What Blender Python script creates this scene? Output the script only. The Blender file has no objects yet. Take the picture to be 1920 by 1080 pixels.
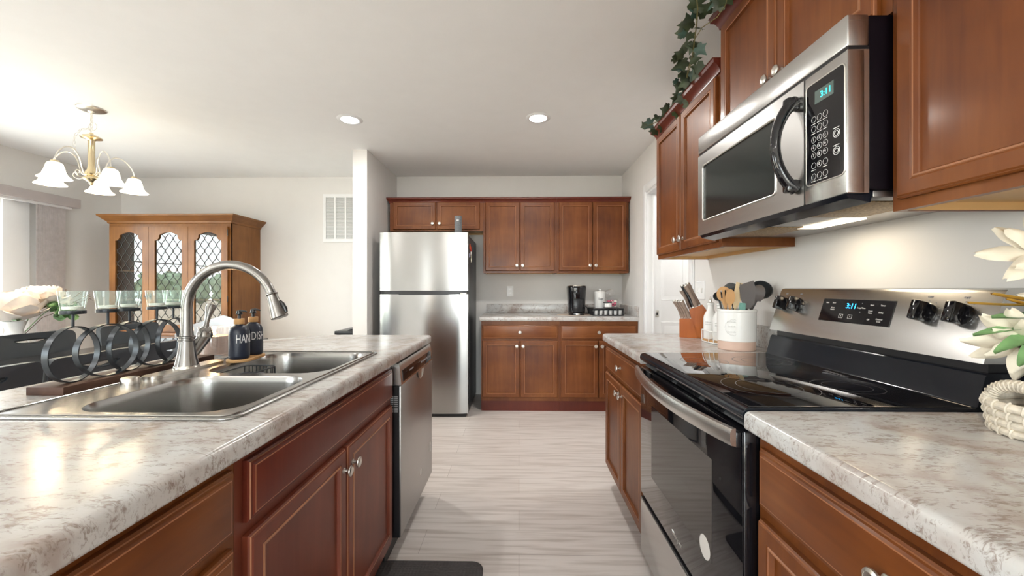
# Kitchen seen along the aisle between island and range, dining room to the left. Units: metres.
EXPO = 0.68
SKY = 9.5
CANW = 8.5
SHADE = 3.0
import bpy, bmesh, math, random
from mathutils import Vector, Matrix, noise
PI = math.pi
random.seed(7)
SC = bpy.context.scene
COL = SC.collection

# ------------------------------------------------------------------ camera
cam_d = bpy.data.cameras.new('camera')
cam = bpy.data.objects.new('camera', cam_d); COL.objects.link(cam)
cam_d.sensor_width = 36; cam_d.lens = 748 / 1920 * 36
cam_d.clip_start = 0.02; cam_d.clip_end = 200
cam.location = (0, 0, 1.19)
cam.rotation_euler = (PI / 2, 0, math.atan(13 / 748))
SC.camera = cam

# ------------------------------------------------------------------ view and world
SC.view_settings.view_transform = 'Standard'
SC.view_settings.look = 'None'
SC.view_settings.gamma = 1
SC.view_settings.exposure = EXPO
try: SC.view_settings.use_curve_mapping = False
except Exception: pass
SC.cycles.use_denoising = True
SC.cycles.max_bounces = 10
SC.cycles.diffuse_bounces = 6
SC.cycles.glossy_bounces = 5
SC.cycles.transparent_max_bounces = 16
SC.cycles.sample_clamp_indirect = 6
SC.cycles.caustics_reflective = False
SC.cycles.caustics_refractive = False
W = bpy.data.worlds.new('world'); SC.world = W
W.use_nodes = True
nt = W.node_tree; nt.nodes.clear()
wo = nt.nodes.new('ShaderNodeOutputWorld'); bg = nt.nodes.new('ShaderNodeBackground')
tc = nt.nodes.new('ShaderNodeTexCoord'); sx = nt.nodes.new('ShaderNodeSeparateXYZ')
cr = nt.nodes.new('ShaderNodeValToRGB')
cr.color_ramp.elements[0].position = 0.0; cr.color_ramp.elements[0].color = (.94, .97, 1, 1)
cr.color_ramp.elements[1].position = 0.6; cr.color_ramp.elements[1].color = (.88, .94, 1, 1)
nt.links.new(tc.outputs['Generated'], sx.inputs[0]); nt.links.new(sx.outputs[2], cr.inputs[0])
nt.links.new(cr.outputs[0], bg.inputs[0]); nt.links.new(bg.outputs[0], wo.inputs[0])
bg.inputs[1].default_value = SKY

def lamp(name, kind, loc, energy, color=(1, 1, 1), rot=(0, 0, 0), **k):
    d = bpy.data.lights.new(name, kind); d.energy = energy; d.color = color
    for a, b in k.items(): setattr(d, a, b)
    o = bpy.data.objects.new(name, d); COL.objects.link(o); o.location = loc; o.rotation_euler = rot
    return o

def portal(name, loc, rot, sx_, sy_):
    o = lamp(name, 'AREA', loc, 1, rot=rot, shape='RECTANGLE', size=sx_, size_y=sy_)
    o.data.cycles.is_portal = True
    return o
# sky light is sampled through the window openings (portals give off nothing themselves)
portal('slider_portal', (-4.66, 2.51, 1.03), (0, -PI / 2, 0), 2.0, 1.78)
for wx_, ww_ in ((-2.55, .35), (-.3, 2.3)): portal('rear_window_portal', (wx_, -4.09, 1.2), (PI / 2, 0, 0), ww_, 1.9)
portal('fill_window_portal', (-4.66, -2.0, 1.25), (0, -PI / 2, 0), 1.6, 2.6)
# the lamps of the recessed ceiling cans: two seen, the others added behind the camera as fill light
CANS = [(-1.254, 2.938), (0.141, 2.934), (-1.254, -1.6), (0.141, -1.6), (-3.2, -1.6), (-3.2, 0.3)]
for (x, y) in CANS:
    lamp('can_lamp', 'AREA', (x, y, 2.425), CANW, (1, 0.96, 0.91), shape='DISK', size=0.13)
lamp('hall_lamp', 'POINT', (2.0, 3.3, 2.25), 22, (1, 0.97, 0.92), shadow_soft_size=0.12)
lamp('hood_lamp', 'AREA', (1.0, 1.3, 1.388), 0.4, (1, 0.80, 0.55), rot=(0, 0, 0), shape='RECTANGLE', size=0.05, size_y=0.18)
CHC = (-2.98, 2.73)
CHA = [math.radians(a) for a in (54, 126, 198, 270, 342)]
for a in CHA:
    lamp('bulb_lamp', 'POINT', (CHC[0] + .22 * math.cos(a), CHC[1] + .22 * math.sin(a), 1.93), 5.0, (1, 0.80, 0.52), shadow_soft_size=0.03)

# ------------------------------------------------------------------ materials
def nodes(name):
    m = bpy.data.materials.new(name); m.use_nodes = True
    t = m.node_tree; t.nodes.clear()
    o = t.nodes.new('ShaderNodeOutputMaterial'); b = t.nodes.new('ShaderNodeBsdfPrincipled')
    t.links.new(b.outputs[0], o.inputs[0])
    return m, t, b, o

def plain(name, col, rough=0.5, metal=0.0, spec=0.5, coat=0.0, var=0.06, scale=8, bump=0.0, bscale=200, **k):
    m, t, b, o = nodes(name)
    b.inputs['Roughness'].default_value = rough; b.inputs['Metallic'].default_value = metal
    b.inputs['Specular IOR Level'].default_value = spec
    b.inputs['Coat Weight'].default_value = coat
    tcn = t.nodes.new('ShaderNodeTexCoord')
    n = t.nodes.new('ShaderNodeTexNoise'); n.inputs['Scale'].default_value = scale; n.inputs['Detail'].default_value = 3
    t.links.new(tcn.outputs['Object'], n.inputs['Vector'])
    r = t.nodes.new('ShaderNodeValToRGB')
    r.color_ramp.elements[0].position = .3; r.color_ramp.elements[1].position = .7
    r.color_ramp.elements[0].color = tuple(c * (1 - var) for c in col) + (1,)
    r.color_ramp.elements[1].color = tuple(min(1, c * (1 + var)) for c in col) + (1,)
    t.links.new(n.outputs[0], r.inputs[0]); t.links.new(r.outputs[0], b.inputs['Base Color'])
    if bump:
        n2 = t.nodes.new('ShaderNodeTexNoise'); n2.inputs['Scale'].default_value = bscale
        t.links.new(tcn.outputs['Object'], n2.inputs['Vector'])
        bp = t.nodes.new('ShaderNodeBump'); bp.inputs['Strength'].default_value = bump; bp.inputs['Distance'].default_value = .002
        t.links.new(n2.outputs[0], bp.inputs['Height']); t.links.new(bp.outputs[0], b.inputs['Normal'])
    for kk, v in k.items(): b.inputs[kk].default_value = v
    return m

def emit(name, col, s):
    m, t, b, o = nodes(name)
    b.inputs['Base Color'].default_value = tuple(col) + (1,)
    b.inputs['Emission Color'].default_value = tuple(col) + (1,); b.inputs['Emission Strength'].default_value = s
    return m

def wood(name, c0, c1, c2, stretch=(14, 14, 1.2), rough=.42, coat=.16, fine=60, blotch=3.0):
    m, t, b, o = nodes(name)
    tcn = t.nodes.new('ShaderNodeTexCoord'); mp = t.nodes.new('ShaderNodeMapping')
    mp.inputs['Scale'].default_value = stretch
    t.links.new(tcn.outputs['Object'], mp.inputs[0])
    n = t.nodes.new('ShaderNodeTexNoise'); n.inputs['Scale'].default_value = 3; n.inputs['Detail'].default_value = 8; n.inputs['Distortion'].default_value = .6
    t.links.new(mp.outputs[0], n.inputs['Vector'])
    bl = t.nodes.new('ShaderNodeTexNoise'); bl.inputs['Scale'].default_value = blotch; bl.inputs['Detail'].default_value = 3
    t.links.new(tcn.outputs['Object'], bl.inputs['Vector'])
    mx = t.nodes.new('ShaderNodeMath'); mx.operation = 'MULTIPLY_ADD'; mx.inputs[1].default_value = .25
    t.links.new(n.outputs[0], mx.inputs[0])
    m2 = t.nodes.new('ShaderNodeMath'); m2.operation = 'MULTIPLY'; m2.inputs[1].default_value = .75
    t.links.new(bl.outputs[0], m2.inputs[0]); t.links.new(m2.outputs[0], mx.inputs[2])
    r = t.nodes.new('ShaderNodeValToRGB'); e = r.color_ramp.elements
    e[0].position = .34; e[0].color = tuple(c0) + (1,); e[1].position = .66; e[1].color = tuple(c2) + (1,)
    k = e.new(.5); k.color = tuple(c1) + (1,)
    t.links.new(mx.outputs[0], r.inputs[0]); t.links.new(r.outputs[0], b.inputs['Base Color'])
    b.inputs['Roughness'].default_value = rough; b.inputs['Coat Weight'].default_value = coat; b.inputs['Coat Roughness'].default_value = .15; b.inputs['Specular IOR Level'].default_value = .28
    bp = t.nodes.new('ShaderNodeBump'); bp.inputs['Strength'].default_value = .08; bp.inputs['Distance'].default_value = .002
    t.links.new(n.outputs[0], bp.inputs['Height']); t.links.new(bp.outputs[0], b.inputs['Normal'])
    return m

def steel(name, col=(.56, .55, .54), rough=.28, stretch=(300, 2, 2), aniso=0, metal=1.0, amp=.05, bump=.008):
    m, t, b, o = nodes(name)
    tcn = t.nodes.new('ShaderNodeTexCoord'); mp = t.nodes.new('ShaderNodeMapping'); mp.inputs['Scale'].default_value = stretch
    t.links.new(tcn.outputs['Object'], mp.inputs[0])
    n = t.nodes.new('ShaderNodeTexNoise'); n.inputs['Scale'].default_value = 2; n.inputs['Detail'].default_value = 4
    t.links.new(mp.outputs[0], n.inputs['Vector'])
    mr = t.nodes.new('ShaderNodeMapRange'); mr.inputs[3].default_value = rough - amp * .5; mr.inputs[4].default_value = rough + amp * .5
    t.links.new(n.outputs[0], mr.inputs[0]); t.links.new(mr.outputs[0], b.inputs['Roughness'])
    b.inputs['Base Color'].default_value = tuple(col) + (1,); b.inputs['Metallic'].default_value = metal
    if aniso:
        tg = t.nodes.new('ShaderNodeTangent'); tg.direction_type = 'RADIAL'; tg.axis = 'Z'
        b.inputs['Anisotropic'].default_value = aniso; b.inputs['Anisotropic Rotation'].default_value = .25; t.links.new(tg.outputs[0], b.inputs['Tangent'])
    bp = t.nodes.new('ShaderNodeBump'); bp.inputs['Strength'].default_value = bump; bp.inputs['Distance'].default_value = .001
    t.links.new(n.outputs[0], bp.inputs['Height']); t.links.new(bp.outputs[0], b.inputs['Normal'])
    return m

def glass(name, tint=(1, 1, 1), refl=.12, rough=.0, dens=0.0, dcol=(.5, .5, .5)):
    m = bpy.data.materials.new(name); m.use_nodes = True; t = m.node_tree; t.nodes.clear()
    o = t.nodes.new('ShaderNodeOutputMaterial'); tr = t.nodes.new('ShaderNodeBsdfTransparent'); g = t.nodes.new('ShaderNodeBsdfGlossy')
    tr.inputs[0].default_value = tuple(tint) + (1,); g.inputs['Roughness'].default_value = rough
    f = t.nodes.new('ShaderNodeFresnel'); f.inputs[0].default_value = 1.5
    ad = t.nodes.new('ShaderNodeMath'); ad.operation = 'ADD'; ad.inputs[1].default_value = refl; ad.use_clamp = True
    t.links.new(f.outputs[0], ad.inputs[0])
    ge = t.nodes.new('ShaderNodeNewGeometry'); iv = t.nodes.new('ShaderNodeMath'); iv.operation = 'SUBTRACT'; iv.inputs[0].default_value = 1
    t.links.new(ge.outputs['Backfacing'], iv.inputs[1])      # thin sheet: only the front face reflects, so no false total reflection inside
    ml = t.nodes.new('ShaderNodeMath'); ml.operation = 'MULTIPLY'; t.links.new(ad.outputs[0], ml.inputs[0]); t.links.new(iv.outputs[0], ml.inputs[1])
    mx = t.nodes.new('ShaderNodeMixShader'); t.links.new(ml.outputs[0], mx.inputs[0])
    base = tr.outputs[0]
    if dens:
        d = t.nodes.new('ShaderNodeBsdfDiffuse'); d.inputs[0].default_value = tuple(dcol) + (1,)
        m0 = t.nodes.new('ShaderNodeMixShader'); m0.inputs[0].default_value = dens
        t.links.new(tr.outputs[0], m0.inputs[1]); t.links.new(d.outputs[0], m0.inputs[2]); base = m0.outputs[0]
    t.links.new(base, mx.inputs[1]); t.links.new(g.outputs[0], mx.inputs[2]); t.links.new(mx.outputs[0], o.inputs[0])
    return m

def counter_mat():
    m, t, b, o = nodes('marbled_laminate')
    N = t.nodes.new; L = t.links.new
    tcn = N('ShaderNodeTexCoord')
    big = N('ShaderNodeTexNoise'); big.inputs['Scale'].default_value = 5; big.inputs['Detail'].default_value = 6; big.inputs['Distortion'].default_value = 1.2
    L(tcn.outputs['Object'], big.inputs['Vector'])
    r = N('ShaderNodeValToRGB'); e = r.color_ramp.elements
    e[0].position = .33; e[0].color = (.38, .32, .29, 1); e[1].position = .60; e[1].color = (.56, .565, .56, 1)
    k = e.new(.45); k.color = (.51, .485, .465, 1)
    L(big.outputs[0], r.inputs[0])
    mp = N('ShaderNodeMapping'); mp.inputs['Rotation'].default_value = (0, 0, .5); mp.inputs['Scale'].default_value = (1, 3.2, 2)
    L(tcn.outputs['Object'], mp.inputs[0])
    fl = N('ShaderNodeTexNoise'); fl.inputs['Scale'].default_value = 56; fl.inputs['Detail'].default_value = 7; fl.inputs['Roughness'].default_value = .68; fl.inputs['Distortion'].default_value = 1.0
    L(mp.outputs[0], fl.inputs['Vector'])
    ms = N('ShaderNodeTexNoise'); ms.inputs['Scale'].default_value = 16; ms.inputs['Detail'].default_value = 3
    L(mp.outputs[0], ms.inputs['Vector'])
    ad = N('ShaderNodeMath'); ad.operation = 'MULTIPLY_ADD'; ad.inputs[1].default_value = .55
    L(ms.outputs[0], ad.inputs[0]); L(fl.outputs[0], ad.inputs[2])
    rr = N('ShaderNodeValToRGB'); e = rr.color_ramp.elements
    e[0].position = .79; e[0].color = (0, 0, 0, 1); e[1].position = .94; e[1].color = (.75, .75, .75, 1)
    L(ad.outputs[0], rr.inputs[0])
    mx = N('ShaderNodeMix'); mx.data_type = 'RGBA'
    L(rr.outputs[0], mx.inputs[0]); L(r.outputs[0], mx.inputs[6]); mx.inputs[7].default_value = (.22, .16, .13, 1)
    L(mx.outputs[2], b.inputs['Base Color'])
    b.inputs['Roughness'].default_value = .2; b.inputs['Specular IOR Level'].default_value = .42
    return m

def floor_mat():
    m, t, b, o = nodes('plank_floor'); N = t.nodes.new; L = t.links.new
    tcn = N('ShaderNodeTexCoord')
    br = N('ShaderNodeTexBrick'); br.offset = .37; br.inputs['Scale'].default_value = 1
    br.inputs['Brick Width'].default_value = 1.22; br.inputs['Row Height'].default_value = .178
    br.inputs['Mortar Size'].default_value = .0012; br.inputs['Mortar Smooth'].default_value = .1; br.inputs['Bias'].default_value = 0
    br.inputs['Color1'].default_value = (.62, .575, .55, 1); br.inputs['Color2'].default_value = (.67, .63, .605, 1); br.inputs['Mortar'].default_value = (.40, .36, .34, 1)
    L(tcn.outputs['Object'], br.inputs['Vector'])
    mp = N('ShaderNodeMapping'); mp.inputs['Scale'].default_value = (1.1, 16, 1); L(tcn.outputs['Object'], mp.inputs[0])
    n = N('ShaderNodeTexNoise'); n.inputs['Scale'].default_value = 2.4; n.inputs['Detail'].default_value = 9; n.inputs['Distortion'].default_value = .5
    L(mp.outputs[0], n.inputs['Vector'])
    r = N('ShaderNodeValToRGB'); e = r.color_ramp.elements
    e[0].position = .3; e[0].color = (.74, .71, .69, 1); e[1].position = .55; e[1].color = (1.02, 1.02, 1.02, 1)
    L(n.outputs[0], r.inputs[0])
    mx = N('ShaderNodeMix'); mx.data_type = 'RGBA'; mx.blend_type = 'MULTIPLY'; mx.inputs[0].default_value = 1
    L(br.outputs[0], mx.inputs[6]); L(r.outputs[0], mx.inputs[7]); L(mx.outputs[2], b.inputs['Base Color'])
    b.inputs['Roughness'].default_value = .42
    bp = N('ShaderNodeBump'); bp.inputs['Strength'].default_value = .15; bp.inputs['Distance'].default_value = .002
    L(n.outputs[0], bp.inputs['Height']); L(bp.outputs[0], b.inputs['Normal'])
    return m

M = {}
M['wall'] = plain('wall_paint', (.74, .73, .715), .75, var=.01, bump=.05)
M['ceil'] = plain('ceiling_paint', (.88, .885, .885), .85, var=.01, bump=.05)
M['trim'] = plain('white_trim', (.82, .83, .84), .4, var=.01)
M['floor'] = floor_mat()
M['counter'] = counter_mat()
CH = ((.100, .026, .006), (.165, .048, .010), (.23, .078, .019))
M['cherry'] = wood('cherry_vertical', *CH)
M['cherry_h'] = wood('cherry_horizontal', *CH, stretch=(1.2, 1.2, 14))
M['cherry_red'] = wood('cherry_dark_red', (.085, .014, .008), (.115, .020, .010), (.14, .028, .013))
M['glaze'] = plain('worn_bead', (.33, .135, .06), .35, var=.15)
M['maple'] = plain('maple_underside', (.62, .40, .18), .5, var=.1, scale=3)
M['oak'] = wood('oak_hutch', (.13, .045, .010), (.20, .078, .018), (.27, .115, .03), blotch=2)
M['oak_h'] = wood('oak_hutch_horizontal', (.13, .045, .010), (.20, .078, .018), (.27, .115, .03), stretch=(1.2, 14, 14), blotch=2)
M['oak_dark'] = plain('hutch_interior', (.10, .045, .02), .6)
M['nickel'] = plain('brushed_nickel', (.66, .64, .60), .28, 1, var=.03)
M['nickel_dark'] = plain('faucet_nickel', (.29, .28, .27), .27, 1, var=.03)
M['steel_v'] = steel('stainless_vertical', (.38, .375, .367), .20, (60, 60, .8), aniso=.7, amp=.02, bump=0)
M['steel'] = steel('stainless', (.62, .62, .61), .26, (2, 2, 200))
M['steel_rough'] = steel('stainless_dark', (.42, .41, .40), .33, (2, 2, 200))
M['sink'] = steel('sink_steel', (.34, .335, .325), .25, (2, 60, 2), amp=.03, bump=0)
M['brass'] = plain('brass', (.74, .62, .40), .24, 1, var=.03)
M['black'] = plain('black_plastic', (.012, .012, .014), .3, var=.05)
M['black_gloss'] = plain('black_gloss', (.008, .008, .010), .06, var=.02, spec=.6)
M['black_enamel'] = plain('black_enamel', (.007, .009, .014), .13, var=.02, spec=.35)
M['black_matte'] = plain('black_iron', (.045, .052, .06), .34, .6, var=.1)
M['glass_black'] = plain('ceramic_glass', (.006, .006, .008), .035, var=.02, spec=.7)
M['window_dark'] = plain('oven_window', (.022, .020, .019), .05, var=.02, spec=.7)
M['mw_window'] = plain('microwave_window', (.018, .024, .024), .12, var=.04, spec=.8)
M['grey_line'] = plain('grey_print', (.30, .30, .31), .3)
M['burner'] = plain('burner_print', (.07, .07, .075), .3)
M['white_print'] = plain('white_print', (.8, .8, .8), .5)
M['charcoal'] = plain('charcoal_side', (.06, .065, .07), .38, .2)
M['dchair'] = plain('chair_black_leather', (.026, .032, .040), .42, var=.08, bump=.1)
M['dwood'] = wood('walnut_board', (.028, .012, .008), (.06, .028, .018), (.10, .05, .033), stretch=(12, 1.2, 12), coat=0, rough=.6)
M['bamboo'] = wood('bamboo', (.44, .23, .085), (.55, .31, .13), (.62, .38, .17), coat=0, rough=.5)
M['pale_wood'] = wood('pale_wood', (.62, .47, .27), (.70, .55, .34), (.75, .62, .42), coat=0, rough=.55)
M['block'] = wood('knife_block_wood', (.30, .065, .008), (.42, .105, .012), (.50, .14, .018), coat=.3)
M['knife_grey'] = wood('weathered_handle', (.20, .14, .11), (.28, .21, .17), (.36, .29, .25), coat=0, rough=.6)
M['brown_nylon'] = plain('brown_nylon', (.055, .040, .036), .4, var=.15)
M['navy'] = plain('navy_matte', (.012, .017, .034), .38, var=.05)
M['white'] = plain('white_glaze', (.82, .82, .81), .22, var=.01)
M['pinkish'] = plain('blush_clay', (.62, .44, .36), .5, var=.04)
M['glassc'] = glass('cup_glass', (.97, 1, .99), .0, dens=.06, dcol=(.80, .95, .92))
M['pane'] = glass('window_glass', (.97, .99, .98), .04)
M['hpane'] = glass('hutch_glass', (.80, .82, .82), .06)
M['clear'] = glass('clear_glass', (.95, .96, .96), .05, dens=.06, dcol=(.8, .7, .7))
M['wax'] = plain('white_wax', (.85, .80, .74), .5, **{'Subsurface Weight': .0})
M['wax_warm'] = plain('candle_wax', (.72, .52, .43), .5)
M['flame'] = emit('flame', (1, .72, .35), 30)
M['shade'] = None
M['pink'] = plain('pink_wrapper', (.62, .03, .14), .3, var=.5, scale=60)
M['valance'] = plain('valance_fabric', (.50, .46, .46), .7, var=.05)
M['blind'] = plain('blind_vinyl', (.62, .59, .60), .7, var=.08, scale=30)
M['petal'] = plain('cream_petal', (.88, .80, .73), .65, var=.08, scale=12)
M['petal2'] = plain('ivory_petal', (.83, .76, .62), .65, var=.12, scale=20)
M['stamen'] = plain('brown_centre', (.06, .03, .02), .8)
M['leaf'] = plain('leaf_green', (.16, .30, .12), .5, var=.4, scale=20)
M['leaf_blue'] = plain('leaf_teal', (.10, .26, .22), .5, var=.3, scale=20)
M['leaf_gold'] = plain('leaf_ochre', (.50, .28, .04), .5, var=.3, scale=20)
M['stem'] = plain('stem_brown', (.12, .08, .05), .6)
M['ivy'] = plain('ivy_leaf', (.034, .050, .022), .5, var=.55, scale=14)
M['ivy_stem'] = plain('ivy_stem', (.16, .14, .05), .6)
M['basket'] = plain('rope_white', (.66, .60, .50), .8, var=.2, scale=60)
M['mat'] = plain('mat_rubber', (.055, .05, .05), .7, var=.15, scale=40)
M['grass'] = plain('lawn', (.62, .50, .38), .9, var=.2, scale=2)
M['patio'] = plain('bounce_concrete', (.62, .58, .52), .8, var=.05)
M['tan'] = plain('dry_field', (.66, .56, .44), .9, var=.1, scale=2)
M['foliage'] = plain('foliage', (.38, .48, .33), .9, var=.5, scale=3)
M['lead'] = plain('lead_came', (.07, .07, .065), .4, .6)
M['orange'] = plain('orange_magnet', (.65, .10, .02), .5)
M['red'] = plain('red_magnet', (.5, .03, .02), .5)
M['pale_blue'] = plain('pale_blue_print', (.5, .5, .7), .5)
M['blue_led'] = emit('led_blue', (.02, .45, 1), 3)
M['cyan_led'] = emit('led_cyan', (.02, .85, .9), 2)
M['canlight'] = emit('can_lens', (1, .95, .88), 14)
M['hoodlens'] = emit('hood_lens', (1, .85, .62), 2.5)
M['lcd'] = plain('lcd_grey', (.10, .14, .13), .2)
M['cream_cloth'] = plain('white_leather', (.55, .60, .66), .35, var=.05)
M['filter'] = plain('grease_filter', (.35, .25, .14), .5, .6, var=.5, scale=150)

def shade_mat():
    m, t, b, o = nodes('frosted_glass_shade')
    b.inputs['Base Color'].default_value = (.95, .90, .80, 1); b.inputs['Roughness'].default_value = .4
    b.inputs['Emission Color'].default_value = (1, .86, .62, 1); b.inputs['Emission Strength'].default_value = SHADE
    return m
M['shade'] = shade_mat()
# textured microscopic pattern for the kitchen mat
def mat_bump(m, scale):
    t = m.node_tree; b = [n for n in t.nodes if n.type == 'BSDF_PRINCIPLED'][0]
    tcn = t.nodes.new('ShaderNodeTexCoord'); v = t.nodes.new('ShaderNodeTexVoronoi'); v.inputs['Scale'].default_value = scale; v.inputs['Randomness'].default_value = 0
    t.links.new(tcn.outputs['Object'], v.inputs['Vector'])
    bp = t.nodes.new('ShaderNodeBump'); bp.inputs['Strength'].default_value = .8; bp.inputs['Distance'].default_value = .004
    t.links.new(v.outputs[0], bp.inputs['Height']); t.links.new(bp.outputs[0], b.inputs['Normal'])
mat_bump(M['mat'], 70)

# ------------------------------------------------------------------ mesh helpers (all in world coordinates)
def V(*a): return Vector(a)

def bm_new(): return bmesh.new()

def box(bm, x0, x1, y0, y1, z0, z1, bevel=0.0, mi=0, seg=2):
    r = bmesh.ops.create_cube(bm, size=1)
    vs = r['verts']
    for v in vs:
        v.co = Vector(((x0 + x1) / 2 + v.co.x * (x1 - x0), (y0 + y1) / 2 + v.co.y * (y1 - y0), (z0 + z1) / 2 + v.co.z * (z1 - z0)))
    fs = set(f for v in vs for f in v.link_faces)
    for f in fs: f.material_index = mi
    if bevel:
        es = set(e for f in fs for e in f.edges)
        r = bmesh.ops.bevel(bm, geom=list(es), offset=bevel, segments=seg, affect='EDGES', profile=.5)
        for f in r['faces']: f.material_index = mi; f.smooth = True
    return vs

def frame_of(d):
    d = d.normalized(); a = Vector((0, 0, 1)) if abs(d.z) < .9 else Vector((1, 0, 0))
    u = d.cross(a).normalized(); return u, u.cross(d).normalized() * -1

def tube(bm, pts, r, n=12, closed=False, cap=True, mi=0, flat=None):
    pts = [Vector(p) for p in pts]; m = len(pts)
    rs = r if isinstance(r, (list, tuple)) else [r] * m
    rings = []
    tang = []
    for i in range(m):
        if closed: d = pts[(i + 1) % m] - pts[i - 1]
        else: d = pts[min(i + 1, m - 1)] - pts[max(i - 1, 0)]
        tang.append(d.normalized())
    u, w = frame_of(tang[0])
    for i in range(m):
        d = tang[i]
        u = (u - d * u.dot(d)).normalized(); w = d.cross(u)
        ring = []
        for k in range(n):
            a = 2 * PI * k / n
            ring.append(bm.verts.new(pts[i] + (u * math.cos(a) + w * math.sin(a)) * rs[i]))
        rings.append(ring)
    for i in range(m if closed else m - 1):
        A, B = rings[i], rings[(i + 1) % m]
        off = 0
        if closed and i == m - 1:
            off = min(range(n), key=lambda s: (A[0].co - B[s].co).length)
        for k in range(n):
            f = bm.faces.new((A[k], A[(k + 1) % n], B[(k + 1 + off) % n], B[(k + off) % n])); f.smooth = True; f.material_index = mi
    if cap and not closed:
        for R in (rings[0][::-1], rings[-1]):
            f = bm.faces.new(R); f.material_index = mi
    return rings

def spline(pts, n=6):
    P = [Vector(p) for p in pts]; P = [P[0] * 2 - P[1]] + P + [P[-1] * 2 - P[-2]]; out = []
    for i in range(1, len(P) - 2):
        for k in range(n):
            t = k / n; a, b, c, d = P[i - 1:i + 3]
            out.append(.5 * ((2 * b) + (c - a) * t + (2 * a - 5 * b + 4 * c - d) * t * t + (3 * b - a - 3 * c + d) * t ** 3))
    return out + [P[-2]]

def lathe(bm, prof, T=(0, 0, 0), axis=(0, 0, 1), n=32, mi=0, cap=True, smooth=True, flute=None):
    ax = Vector(axis).normalized()
    if abs(ax.z) > .999: u, w = Vector((1, 0, 0)), Vector((0, 1, 0)) * (1 if ax.z > 0 else -1)
    else: u = Vector((0, 0, 1)).cross(ax).normalized(); w = ax.cross(u)
    T = Vector(T); rings = []
    for (r, z) in prof:
        ring = []
        for k in range(n):
            a = 2 * PI * k / n
            rr = r * (1 + (flute * math.cos(a * 12) if flute else 0))
            ring.append(bm.verts.new(T + ax * z + (u * math.cos(a) + w * math.sin(a)) * max(rr, 1e-5)))
        rings.append(ring)
    for A, B in zip(rings, rings[1:]):
        for k in range(n):
            f = bm.faces.new((A[k], A[(k + 1) % n], B[(k + 1) % n], B[k])); f.smooth = smooth; f.material_index = mi
    if cap:
        if prof[0][0] > 1e-4: bm.faces.new(rings[0][::-1]).material_index = mi
        if prof[-1][0] > 1e-4: bm.faces.new(rings[-1]).material_index = mi
    return rings

def prism(bm, pts2, fn, a0, a1, mi=0, smooth=False):
    """outline pts2 extruded between a0 and a1; fn(u, v, a) -> point"""
    A = [bm.verts.new(Vector(fn(u, v, a0))) for u, v in pts2]; B = [bm.verts.new(Vector(fn(u, v, a1))) for u, v in pts2]
    n = len(pts2)
    for k in range(n):
        f = bm.faces.new((A[k], A[(k + 1) % n], B[(k + 1) % n], B[k])); f.smooth = smooth; f.material_index = mi
    f = bm.faces.new(A[::-1]); f.material_index = mi; f = bm.faces.new(B); f.material_index = mi

def rrect(x0, x1, y0, y1, r, n=6):
    out = []
    for cx, cy, a0 in ((x1 - r, y1 - r, 0), (x0 + r, y1 - r, 90), (x0 + r, y0 + r, 180), (x1 - r, y0 + r, 270)):
        for i in range(n + 1):
            a = math.radians(a0 + 90 * i / n); out.append((cx + r * math.cos(a), cy + r * math.sin(a)))
    return out

def fill_plate(bm, outer, holes, z0, z1, mi=0, fn=None):
    """flat plate with holes, thickness z0..z1"""
    fn = fn or (lambda u, v, a: (u, v, a))
    def loops(z):
        L = []
        for lp in [outer] + holes:
            L.append([bm.verts.new(Vector(fn(u, v, z))) for u, v in lp])
        return L
    T = loops(z1); B = loops(z0)
    for S in (T, B):
        es = []
        for lp in S:
            for i in range(len(lp)): es.append(bm.edges.new((lp[i], lp[(i + 1) % len(lp)])))
        r = bmesh.ops.triangle_fill(bm, use_beauty=True, edges=es)
        for f in r['geom']:
            if isinstance(f, bmesh.types.BMFace): f.material_index = mi
    for a, b in zip(T, B):
        n = len(a)
        for i in range(n):
            f = bm.faces.new((b[i], b[(i + 1) % n], a[(i + 1) % n], a[i])); f.material_index = mi
    return T, B

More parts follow.
